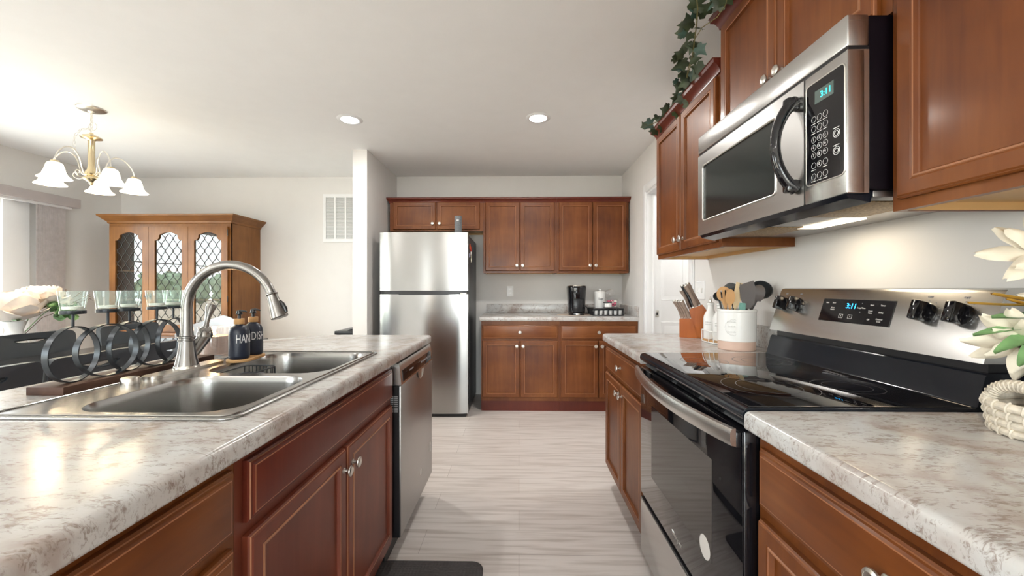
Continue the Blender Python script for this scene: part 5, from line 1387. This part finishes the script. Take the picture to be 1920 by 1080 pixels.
# ================================================================== VALANCE AND VERTICAL BLIND
t = thing('vertical_blind', 'grey vertical blind stacked open at the right end of the sliding door', 'blind', (XL + .06, 3.7, .03))
bm = bm_new(); box(bm, XL + .001, XL + .125, 1.45, 3.93, 1.985, 2.075, .004); OBJ('valance', bm, M['valance'], t)
bm = bm_new(); box(bm, XL + .05, XL + .09, 1.5, 3.88, 1.965, 1.985); OBJ('head_rail', bm, M['trim'], t)
for k in range(11):
    bm = bm_new(); y = 3.595 + k * .0175
    prism(bm, [(y, .045), (y + .085, .020), (y + .085, .0215), (y, .0465)], lambda u, v, a: (XL + v + .03, u, a), .03, 1.965); OBJ('vane', bm, M['blind'], t)

# ================================================================== CHANDELIER
cx_, cy_ = CHC
t = thing('chandelier', 'five-arm brushed brass chandelier with glowing bell shades over the dining table', 'chandelier', (cx_, cy_, ZC))
bm = bm_new(); lathe(bm, [(.078, 0), (.076, -.008), (.06, -.016), (.02, -.022), (.008, -.034), (0, -.034)], (cx_, cy_, ZC), n=36); OBJ('canopy', bm, M['nickel'], t)
bm = bm_new()
def link(bm, c, d, up, s=.011):
    d = Vector(d).normalized(); a = Vector(up).normalized(); a = (a - d * a.dot(d)).normalized()
    tube(bm, [Vector(c) + d * (s * 1.35 * math.cos(q)) + a * (s * .62 * math.sin(q)) for q in [2 * PI * i / 12 for i in range(12)]], .0014, 5, closed=True)
z = ZC - .040; k = 0
while z > 2.285:
    link(bm, (cx_, cy_, z), (0, 0, 1), (1, 0, 0) if k % 2 else (0, 1, 0)); z -= .021; k += 1
pts = [(cx_, cy_, 2.30), (cx_ - .05, cy_ - .02, 2.29), (cx_ - .085, cy_ - .03, 2.24), (cx_ - .09, cy_ - .03, 2.18), (cx_ - .085, cy_ - .03, 2.13)]
for i in range(4):
    A, B = Vector(pts[i]), Vector(pts[i + 1]); m_ = max(2, int((B - A).length / .021))
    for j in range(m_): link(bm, A.lerp(B, (j + .5) / m_), B - A, (1, .3, 0) if j % 2 else (0, .2, 1))
OBJ('chain', bm, M['nickel'], t)
bm = bm_new(); tube(bm, [(cx_ + .028 * math.cos(a) + .01, cy_, 2.315 + .028 * math.sin(a)) for a in [2 * PI * i / 20 for i in range(20)]], .0016, 6, closed=True); tube(bm, [(cx_, cy_, ZC - .03), (cx_ + .004, cy_, 2.36), (cx_ - .02, cy_, 2.31), (cx_, cy_, 2.27)], .0016, 6); OBJ('cord', bm, M['nickel'], t)
bm = bm_new(); lathe(bm, [(0, 2.275), (.010, 2.27), (.012, 2.262), (.045, 2.247), (.058, 2.236), (.056, 2.232), (.030, 2.224), (.021, 2.218), (.0185, 2.21), (.0185, 2.03), (.021, 2.025), (.024, 2.01), (.032, 2.0), (.034, 1.985), (.026, 1.972), (.045, 1.955), (.047, 1.948), (.030, 1.935), (.014, 1.925), (.010, 1.91), (0, 1.905)], (cx_, cy_, 0), n=32); OBJ('column', bm, M['brass'], t)
for i, a in enumerate(CHA):
    c, s = math.cos(a), math.sin(a); P = lambda r, z: (cx_ + r * c, cy_ + r * s, z)
    bm = bm_new(); tube(bm, spline([P(r, z) for r, z in ((.03, 1.975), (.052, 1.985), (.066, 2.03), (.082, 2.085), (.115, 2.125), (.155, 2.122), (.19, 2.09), (.212, 2.05), (.22, 2.01))]), .0042, 10)
    tube(bm, spline([P(r, z) for r, z in ((.035, 1.955), (.065, 1.945), (.092, 1.955), (.10, 1.975), (.088, 1.990), (.074, 1.982), (.078, 1.970))]), .0032, 8)
    ar = OBJ('arm', bm, M['nickel'], t)
    bm = bm_new(); lathe(bm, [(.006, 2.015), (.018, 2.01), (.024, 1.998), (.024, 1.985), (0, 1.985)], P(.22, 0), n=20); OBJ('socket_cup', bm, M['brass'], ar)
    bm = bm_new(); lathe(bm, [(.024, 1.998), (.036, 1.990), (.044, 1.965), (.050, 1.935), (.062, 1.912), (.078, 1.899), (.080, 1.895), (.077, 1.897), (.060, 1.909), (.048, 1.934), (.042, 1.963), (.034, 1.986), (.020, 1.993)], P(.22, 0), n=36, cap=False); OBJ('glass_shade', bm, M['shade'], ar)

# ================================================================== DINING TABLE AND CHAIRS
tx0, tx1, ty0, ty1 = -3.16, -2.20, 1.60, 3.50
t = thing('dining_table', 'long dark glossy dining table between the black chairs', 'table', (-2.68, 2.65, 0))
bm = bm_new(); T_, B_ = fill_plate(bm, rrect(tx0, tx1, ty0, ty1, .05, 5), [], .725, .75); OBJ('tabletop', bm, plain('black_gloss_top', (.02, .02, .022), .05, spec=.8), t)
bm = bm_new(); box(bm, tx0 + .08, tx1 - .08, ty0 + .1, ty1 - .1, .66, .725); OBJ('apron', bm, M['black'], t)
for x in (tx0 + .10, tx1 - .16):
    for y in (ty0 + .12, ty1 - .18): bm = bm_new(); box(bm, x, x + .06, y, y + .06, 0, .66, .004); OBJ('leg', bm, M['black'], t)
def chair(loc, rz, label, group=None):
    """seat faces +X in its own frame; back at x = -.21"""
    t = thing('dining_chair', label, 'chair', (0, 0, 0), group=group)
    w = .208
    bm = bm_new(); box(bm, -.20, .22, -.22, .22, .42, .475, .02, seg=3); OBJ('seat', bm, M['dchair'], t)
    o_ = rrect(-w, w, .40, .885, .035, 5); slot = [(.085 * math.cos(a), .842 + (.006 if math.sin(a) > 0 else .030) * math.sin(a)) for a in [2 * PI * i / 24 for i in range(24)]]
    f = lambda u, v, a: (-.20 + a - .10 * (v - .40) + .25 * u * u - .02, u, v)
    # subdivide the back so that it curves
    bm = bm_new(); nu, nv = 16, 14; 
    fill_plate(bm, o_, [slot], -.018, .018, fn=f)
    bmesh.ops.subdivide_edges(bm, edges=[e for e in bm.edges if e.calc_length() > .12], cuts=3, use_grid_fill=False)
    OBJ('backrest', bm, M['dchair'], t, sharp=50)
    bm = bm_new(); tube(bm, [f(u, v, 0) for u, v in slot], .011, 10, closed=True); OBJ('handle_trim', bm, M['black_matte'], t)
    for sx_ in (-.17, .19):
        for sy_ in (-.19, .19): bm = bm_new(); tube(bm, [(sx_, sy_, .425), (sx_ * 1.12, sy_ * 1.08, 0.001)], [.016, .011], 10); OBJ('leg', bm, M['black'], t)
    return t
c0 = chair(None, 0, 'black high-back dining chair on the island side, nearest the camera', 'black dining chairs')
def put(o, loc, rz): o.location = loc; o.rotation_euler = (0, 0, rz)
put(c0, (-2.27, 1.435, 0), PI)
SPOTS = [((-2.27, 1.87, 0), PI, 'black dining chair on the island side of the table, seen through the nearest ring'),
         ((-2.27, 2.30, 0), PI, 'black dining chair on the island side of the table, seen through the middle rings'),
         ((-3.04, 2.64, 0), 0.0, 'black dining chair on the window side, handle slot visible left of the rings'),
         ((-3.04, 3.32, 0), 0.0, 'black dining chair on the window side, before the hutch')]
for loc, rz, lab in SPOTS: dup(c0, loc, rz, lab, scale=(1, 1.22, 1) if rz == 0 else None)
# pale chair at the head of the table
t = thing('armchair', 'pale grey-white shell chair at the far head of the dining table', 'chair', (-3.0, 3.78, 0))
AX, AY = -2.93, 3.73
bm = bm_new(); box(bm, AX - .23, AX + .23, AY - .22, AY + .16, .42, .47, .02, seg=3); OBJ('seat', bm, M['cream_cloth'], t)
bm = bm_new(); L_ = []
for i in range(17):
    a = math.radians(-20 + 220 * i / 16); L_.append([bm.verts.new((AX + .27 * math.cos(a) * s_, AY - .02 + .20 * math.sin(a) * s_, z)) for s_, z in ((.93, .46), (1.0, .70), (1.02, .92 - .16 * abs(i - 8) / 8), (.95, .92 - .16 * abs(i - 8) / 8), (.88, .47))])
for A, B in zip(L_, L_[1:]):
    for j in range(5): f = bm.faces.new((A[j], A[(j + 1) % 5], B[(j + 1) % 5], B[j])); f.smooth = True
bm.faces.new(L_[0]); bm.faces.new(L_[-1][::-1]); OBJ('shell_back', bm, M['cream_cloth'], t)
for sx_ in (-1, 1):
    for sy_ in (-.18, .14): bm = bm_new(); tube(bm, [(AX + .18 * sx_, AY + sy_, .425), (AX + .21 * sx_, AY + sy_ * 1.1, .001)], [.016, .011], 10); OBJ('leg', bm, M['black'], t)
# dark console beside the partition
t = thing('console_table', 'black console table, its top just showing beside the partition wall', 'table', (-1.66, 4.1, 0))
bm = bm_new(); box(bm, -1.735, -1.515, 3.72, 4.40, .75, .785, .004); OBJ('tabletop', bm, M['black'], t)
for x in (-1.72, -1.55):
    for y in (3.74, 4.36): bm = bm_new(); box(bm, x, x + .025, y, y + .025, 0, .75); OBJ('leg', bm, M['black'], t)
bm = bm_new(); prism(bm, [(-1.62, .786), (-1.52, .786), (-1.52, .81), (-1.59, .803)], lambda u, v, a: (u, a, v), 3.74, 4.0); tag(OBJ('black_case', bm, M['black'], loc=(-1.57, 3.87, .7855)), 'small black case lying on the console by the partition', 'case')

# ================================================================== FLOWERS
def flower_petal(bm, O, d, out, L, Wd, cup=.3, seg=10, ruf=.0, seed=0):
    """petal from O along d, bending towards out; width Wd"""
    d = Vector(d).normalized(); o_ = Vector(out); o_ = (o_ - d * o_.dot(d)).normalized(); s = d.cross(o_)
    G = []
    for i in range(seg + 1):
        q = i / seg; w = Wd * math.sin(PI * min(.985, .10 + .86 * q)) ** .8; row = []
        for j in range(5):
            h = (j - 2) / 2
            P = Vector(O) + d * (L * q) + o_ * (cup * L * q * q) + s * (w * h * .5) - o_ * (-(h * h) * .18 * Wd) 
            P += o_ * ruf * noise.noise(Vector((h * 2, q * 3, seed)))
            row.append(bm.verts.new(P))
        G.append(row)
    for A, B in zip(G, G[1:]):
        for j in range(4): f = bm.faces.new((A[j], A[j + 1], B[j + 1], B[j])); f.smooth = True
def thick(bm, t_=.0008): bmesh.ops.solidify(bm, geom=bm.faces[:], thickness=t_)
def peony(name, label, C, R_, seed, stem_to, grp):
    rnd = random.Random(seed); t = thing(name, label, 'flower', stem_to, group=grp); C = Vector(C)
    bm = bm_new()
    for ring, (n, tip, sc, wd) in enumerate(((5, .25, .42, .9), (6, .45, .58, .85), (7, .70, .74, .75), (8, 1.0, .88, .68), (8, 1.35, 1.0, .66), (7, 1.75, 1.08, .7))):
        for k in range(n):
            a0 = 2 * PI * (k + rnd.uniform(-.2, .2)) / n + ring * .7; tp = tip + rnd.uniform(-.12, .12); G = []; sc_ = sc * rnd.uniform(.94, 1.06)
            for i in range(8):
                q = i / 7; pol = 2.7 + (tp - 2.7) * q; w_ = wd * math.sin(PI * min(.93, .15 + .75 * q)) ** .7; row = []
                for j in range(7):
                    h = (j - 3) / 3; az = a0 + h * w_ / max(.45, math.sin(pol)); rr = R_ * sc_ * (1 + .10 * q * q * (1 + ring * .3)) + R_ * .10 * noise.noise(Vector((h * 2.2 + k * 3, q * 3, seed + ring * 5))) * q
                    po = pol + .16 * abs(h) ** 2 * q + .08 * noise.noise(Vector((h * 5, k, seed * 3 + ring)))
                    row.append(bm.verts.new(C + Vector((math.cos(az) * math.sin(po), math.sin(az) * math.sin(po), math.cos(po) * .85)) * rr))
                G.append(row)
            for A, B in zip(G, G[1:]):
                for j in range(6): f = bm.faces.new((A[j], A[j + 1], B[j + 1], B[j])); f.smooth = True
    OBJ('petals', bm, M['petal'], t, sharp=180, recalc=False)
    bm = bm_new(); tube(bm, [Vector(stem_to), Vector(stem_to).lerp(C, .6) + Vector((.0, 0, .01)), C - Vector((0, 0, R_ * .35))], .003, 6); OBJ('stem', bm, M['leaf'], t)
    return t
vx, vy = -3.62, 2.80
t = thing('side_table', 'narrow dark side table behind the window-side chairs, carrying the vase', 'table', (vx, vy, 0))
bm = bm_new(); box(bm, vx - .16, vx + .16, vy - .35, vy + .35, .65, .68, .004); OBJ('tabletop', bm, M['black'], t)
for dx in (-.14, .11):
    for dy in (-.33, .30): bm = bm_new(); box(bm, vx + dx, vx + dx + .03, vy + dy, vy + dy + .03, 0, .65); OBJ('leg', bm, M['black'], t)
VZ = .6805
t = thing('white_vase', 'white vase of cream peonies behind the black dining chair', 'vase', (vx, vy, VZ))
bm = bm_new(); lathe(bm, [(0, 0), (.045, 0), (.06, .03), (.065, .10), (.05, .17), (.042, .21), (.055, .25), (.060, .272), (.056, .272), (.038, .21), (.045, .17), (.058, .10), (0, .01)], (vx, vy, VZ), n=36, cap=False); OBJ('vase_body', bm, M['white'], t)
st_ = (vx, vy, .80)
peony('peony', 'large cream peony at the front left of the bouquet on the dining side', (vx - .0, vy - .04, 1.085), .150, 1, st_, 'peonies in the white vase')
peony('peony', 'upper cream peony of the bouquet, towards the right', (vx + .04, vy + .13, 1.150), .105, 2, (vx + .008, vy + .01, .80), 'peonies in the white vase')
peony('peony', 'small cream peony at the right of the bouquet', (vx + .07, vy + .21, 1.09), .070, 3, (vx + .012, vy - .01, .80), 'peonies in the white vase')
t = thing('eucalyptus_sprig', 'green leaf sprig with bare twigs at the right of the peony bouquet', 'sprig', (vx + .01, vy + .02, .82))
bm = bm_new(); tp = Vector((vx + .12, vy + .20, 1.02)); tube(bm, [(vx + .01, vy + .02, .82), (vx + .06, vy + .12, .97), tp], .0025, 6)
for (dx, dy, dz) in ((.05, .15, .12), (.05, .17, .09), (.03, .10, .14), (-.02, .04, .16)):
    q = tp + Vector((dx, dy, dz)); tube(bm, [tp, tp.lerp(q, .5) + Vector((0, 0, .012)), q], .0022, 5)
    for b in range(3): r_ = tp.lerp(q, .5 + .2 * b); tube(bm, [r_, r_ + Vector((.01, .015, .02 if b % 2 else -.012))], .0016, 5)
OBJ('twigs', bm, M['stem'], t)
rnd = random.Random(5); bm = bm_new()
for i in range(26):
    P = tp + Vector((rnd.uniform(-.05, .05), rnd.uniform(-.07, .09), rnd.uniform(-.05, .04))); a = rnd.random() * 6.28
    flower_petal(bm, P, (math.cos(a), math.sin(a), rnd.uniform(-.5, .3)), (rnd.uniform(-1, 1), -1, rnd.uniform(-.5, 1)), .07, .065, .1)
for i in range(16):
    a = i * 2.4; flower_petal(bm, (vx + .03 * math.cos(a), vy + .03 * math.sin(a), .965), (math.cos(a), math.sin(a), rnd.uniform(-.3, .5)), (0, 0, 1), .11, .06, .1)
OBJ('leaves', bm, M['leaf'], t, sharp=180, recalc=False)

# magnolia bouquet at the right frame edge
mvx, mvy = 1.035, .775
t = thing('black_vase', 'black slate vase with cream magnolias at the right frame edge', 'vase', (mvx, mvy, ZT))
bm = bm_new(); lathe(bm, [(0, 0), (.036, 0), (.040, .006), (.040, .16), (.036, .185), (.030, .195), (.032, .205), (.029, .205), (.027, .195), (.033, .18), (.036, .15), (.036, .012), (0, .01)], (mvx, mvy, ZT), n=36, cap=False); OBJ('vase_body', bm, M['navy'], t)
def magnolia(label, C, axis, R_, seed, n=9):
    rnd = random.Random(seed); C = Vector(C); ax = Vector(axis).normalized(); u, w = frame_of(ax)
    t = thing('magnolia', label, 'flower', (mvx, mvy, ZT + .17), group='magnolias in the black vase')
    bm = bm_new()
    for ring, (k_, tl, L, Wd) in enumerate(((n, .35, 1.0, .42), (n - 2, .75, .75, .36))):
        for k in range(k_):
            a = 2 * PI * (k + rnd.uniform(-.2, .2)) / k_ + ring * .4; rad = u * math.cos(a) + w * math.sin(a)
            d = rad * math.cos(tl) + ax * math.sin(tl)
            flower_petal(bm, C + rad * R_ * .08, d, -ax * rnd.uniform(.2, 1) + rad * .1, R_ * L * rnd.uniform(.85, 1.1), R_ * Wd, rnd.uniform(.10, .35), ruf=R_ * .10, seed=seed * 7 + k)
    OBJ('petals', bm, M['petal2'], t, sharp=180, recalc=False)
    bm = bm_new(); g = bmesh.ops.create_icosphere(bm, subdivisions=3, radius=R_ * .22)
    for v in g['verts']: v.co = C + v.co * (1 + .15 * noise.noise(v.co * 400))
    for f in bm.faces: f.smooth = True
    OBJ('flower_centre', bm, M['stamen'], t)
    bm = bm_new(); tube(bm, [(mvx, mvy, ZT + .17), Vector((mvx, mvy, ZT + .2)).lerp(C, .5) + Vector((.015, 0, .02)), C - ax * R_ * .1], .003, 6); OBJ('stem', bm, M['ivy_stem'], t)
magnolia('upper cream magnolia with brown centre at the right frame edge', (1.02, .785, 1.255), (-.45, -.75, .35), .085, 11)
magnolia('lower cream magnolia drooping over the range corner', (.995, .80, 1.085), (-.55, -.55, -.35), .080, 12)
magnolia('middle cream magnolia behind the ochre leaves at the right edge', (1.06, .79, 1.17), (-.3, -.8, .3), .060, 13)
t = thing('leaf_spray', 'ochre and green leaf spray between the magnolias', 'sprig', (mvx, mvy, ZT + .17), group=None)
bm = bm_new(); tube(bm, [(mvx, mvy, ZT + .17), (mvx - .02, mvy + .015, 1.14), (mvx - .03, mvy + .025, 1.16)], .003, 6); OBJ('stem', bm, M['ivy_stem'], t)
bm = bm_new()
for (o_, d, L, w) in (((-.03, .0, 1.155), (-1, .15, -.02), .115, .026), ((-.02, .0, 1.16), (-1, .0, .12), .10, .026), ((-.03, .0, 1.15), (-1, .05, .25), .06, .02)): flower_petal(bm, (mvx + o_[0], mvy + .015, o_[2]), d, (0, 0, 1), L, w, .05)
OBJ('ochre_leaves', bm, M['leaf_gold'], t, sharp=180, recalc=False)
bm = bm_new()
for (z, d, L, w) in ((1.125, (-1, .15, -.25), .13, .028), (1.12, (-1, .0, -.55), .12, .03), (1.135, (-1, .1, -.05), .10, .03), (1.11, (-.8, -.1, -.8), .10, .03), (1.14, (-.8, -.4, .1), .08, .035)): flower_petal(bm, (mvx - .01, mvy + .012, z), d, (0, -.3, 1), L, w, .0)
OBJ('green_leaves', bm, M['leaf'], t, sharp=180, recalc=False)

# rope basket
kbx, kby = 1.025, .745
t = thing('rope_basket', 'white and tan coiled rope basket with loop handle at the right frame edge', 'basket', (kbx, kby, ZT))
bm = bm_new(); rx, ry = .118, .090
for r in range(4):
    z = ZT + .009 + r * .0155; pts = [((kbx + (rx + .003 * r) * math.cos(a)), kby + (ry + .002 * r) * math.sin(a), z) for a in [2 * PI * i / 56 for i in range(56)]]
    tube(bm, pts, .0085, 10, closed=True)
    for i in range(0, 56, 2):       # stitches wrapped around the coil
        P = Vector(pts[i]); dr_ = (P - Vector((kbx, kby, P.z))).normalized(); tg = Vector((-dr_.y, dr_.x, 0)) * .6 + Vector((0, 0, .2))
        tube(bm, [P + dr_ * .0095 * math.cos(q) + Vector((0, 0, .0095)) * math.sin(q) + tg * .008 * (q / PI) for q in [-1.4 + 2.8 * j / 6 for j in range(7)]], .0022, 5)
OBJ('coiled_body', bm, M['basket'], t)
bm = bm_new(); lathe(bm, [(0, .001), (.09, .001), (.09, .007), (0, .007)], (kbx, kby, ZT), n=36); bmesh.ops.scale(bm, vec=(1.3, 1, 1), verts=bm.verts[:], space=Matrix.Translation((-kbx, -kby, 0))); OBJ('base_disc', bm, M['basket'], t)
bm = bm_new(); hp = []
for i in range(21):
    a = PI * i / 20; hp.append(Vector((kbx - .112 + .004 * math.sin(a), kby + .045 * math.cos(a), ZT + .055 + .040 * math.sin(a) ** .7)))
tube(bm, hp, .0095, 10)
for i in range(0, 20):
    P = hp[i].lerp(hp[i + 1], .5); d = (hp[i + 1] - hp[i]).normalized(); u, w = frame_of(d)
    tube(bm, [P + (u * math.cos(q) + w * math.sin(q)) * .0102 for q in [2 * PI * j / 10 for j in range(10)]], .002, 5, closed=True)
OBJ('loop_handle', bm, M['basket'], t)

# ================================================================== IVY
def ray(px, py, Y):
    th = math.atan(13 / 748); u = (px - 960) / 748; v = (540 - py) / 748; c, s = math.cos(th), math.sin(th)
    r = Vector((u * c - s, u * s + c, v)); k = Y / r.y; return Vector((0, 0, 1.19)) + r * k
IV = [(1216, 235, 2.42), (1238, 226, 2.36), (1258, 205, 2.22), (1276, 180, 2.08), (1286, 155, 1.95), (1290, 130, 1.86), (1298, 105, 1.79), (1302, 75, 1.72), (1306, 45, 1.66), (1308, 15, 1.62), (1306, -6, 1.60)]
ip = [ray(*p) for p in IV]
ip2 = [ip[7], ray(1316, 52, 1.66), ray(1345, 32, 1.60), ray(1360, 10, 1.55), ray(1368, -20, 1.50)]
t = thing('ivy_garland', 'trailing ivy garland lying on the cabinets left of the microwave', 'ivy', ip[3])
bm = bm_new(); tube(bm, ip, .0022, 6); tube(bm, [p + Vector((.006, .01, .01 * math.sin(i))) for i, p in enumerate(ip)], .0018, 6); tube(bm, ip2, .0018, 6)
OBJ('vine', bm, M['ivy_stem'], t)
def ivy_leaf(bm, C, nrm_, tip, s):
    n = Vector(nrm_).normalized(); tp = Vector(tip); tp = (tp - n * tp.dot(n)).normalized(); sd = tp.cross(n)
    out = [(0, -.28), (.20, -.42), (.42, -.30), (.36, -.12), (.60, .10), (.34, .20), (.20, .34), (0, .78), (-.20, .34), (-.34, .20), (-.60, .10), (-.36, -.12), (-.42, -.30), (-.20, -.42)]
    def P(x, y): return Vector(C) + sd * x * s + tp * y * s - n * s * (.35 * abs(x) ** 1.5 + .25 * max(0, y) ** 2) + n * s * .06 * noise.noise(Vector((x * 5, y * 5, s * 100)))
    c = bm.verts.new(P(0, 0)); R_ = [bm.verts.new(P(x * .55, y * .55)) for x, y in out]; S_ = [bm.verts.new(P(x, y)) for x, y in out]; m = len(out)
    for i in range(m):
        bm.faces.new((c, R_[i], R_[(i + 1) % m])).smooth = True; bm.faces.new((R_[i], S_[i], S_[(i + 1) % m], R_[(i + 1) % m])).smooth = True
rnd = random.Random(21); bm = bm_new(); bm2 = bm_new()
LV = [(1216, 232, 2.42, .055), (1226, 246, 2.38, .05), (1236, 222, 2.36, .06), (1245, 235, 2.32, .06), (1250, 208, 2.26, .055), (1256, 222, 2.26, .06), (1264, 200, 2.18, .065), (1272, 212, 2.12, .065), (1270, 186, 2.12, .05), (1280, 195, 2.06, .06), (1285, 178, 2.0, .06), (1292, 192, 1.98, .055),
      (1275, 162, 2.0, .045), (1290, 150, 1.92, .065), (1284, 138, 1.92, .055), (1300, 142, 1.86, .05), (1313, 130, 1.80, .062), (1280, 118, 1.86, .058), (1268, 110, 1.88, .04), (1280, 92, 1.8, .062), (1312, 92, 1.74, .042), (1298, 86, 1.76, .04),
      (1280, 60, 1.74, .045), (1292, 42, 1.70, .052), (1318, 22, 1.64, .062), (1303, 20, 1.65, .05), (1302, 4, 1.62, .05), (1312, 52, 1.68, .035), (1352, 4, 1.57, .055), (1362, -6, 1.54, .05), (1340, 2, 1.6, .04), (1300, 112, 1.8, .04), (1294, 66, 1.74, .035)]
LV += [(px + rnd.uniform(-12, 12), py + rnd.uniform(-10, 10), Y + rnd.uniform(-.03, .03), s * .75) for (px, py, Y, s) in LV[:26]]
for i, (px, py, Y, s) in enumerate(LV):
    C = ray(px, py, Y); view = (Vector((0, 0, 1.19)) - C).normalized()
    n = view + Vector((rnd.uniform(-.7, .7), rnd.uniform(-.7, .7), rnd.uniform(-.3, .9))) * .9
    ivy_leaf(bm if i % 5 else bm2, C, n, (rnd.uniform(-1, 1), rnd.uniform(-.5, .5), rnd.uniform(-1, .6)), s * (1.25 if i < 33 else 1.0))
OBJ('leaves', bm, M['ivy'], t, sharp=180, recalc=False)
OBJ('blue_green_leaves', bm2, plain('ivy_leaf_blue', (.04, .085, .065), .5, var=.4, scale=14), t, sharp=180, recalc=False, label='blue-green leaves')
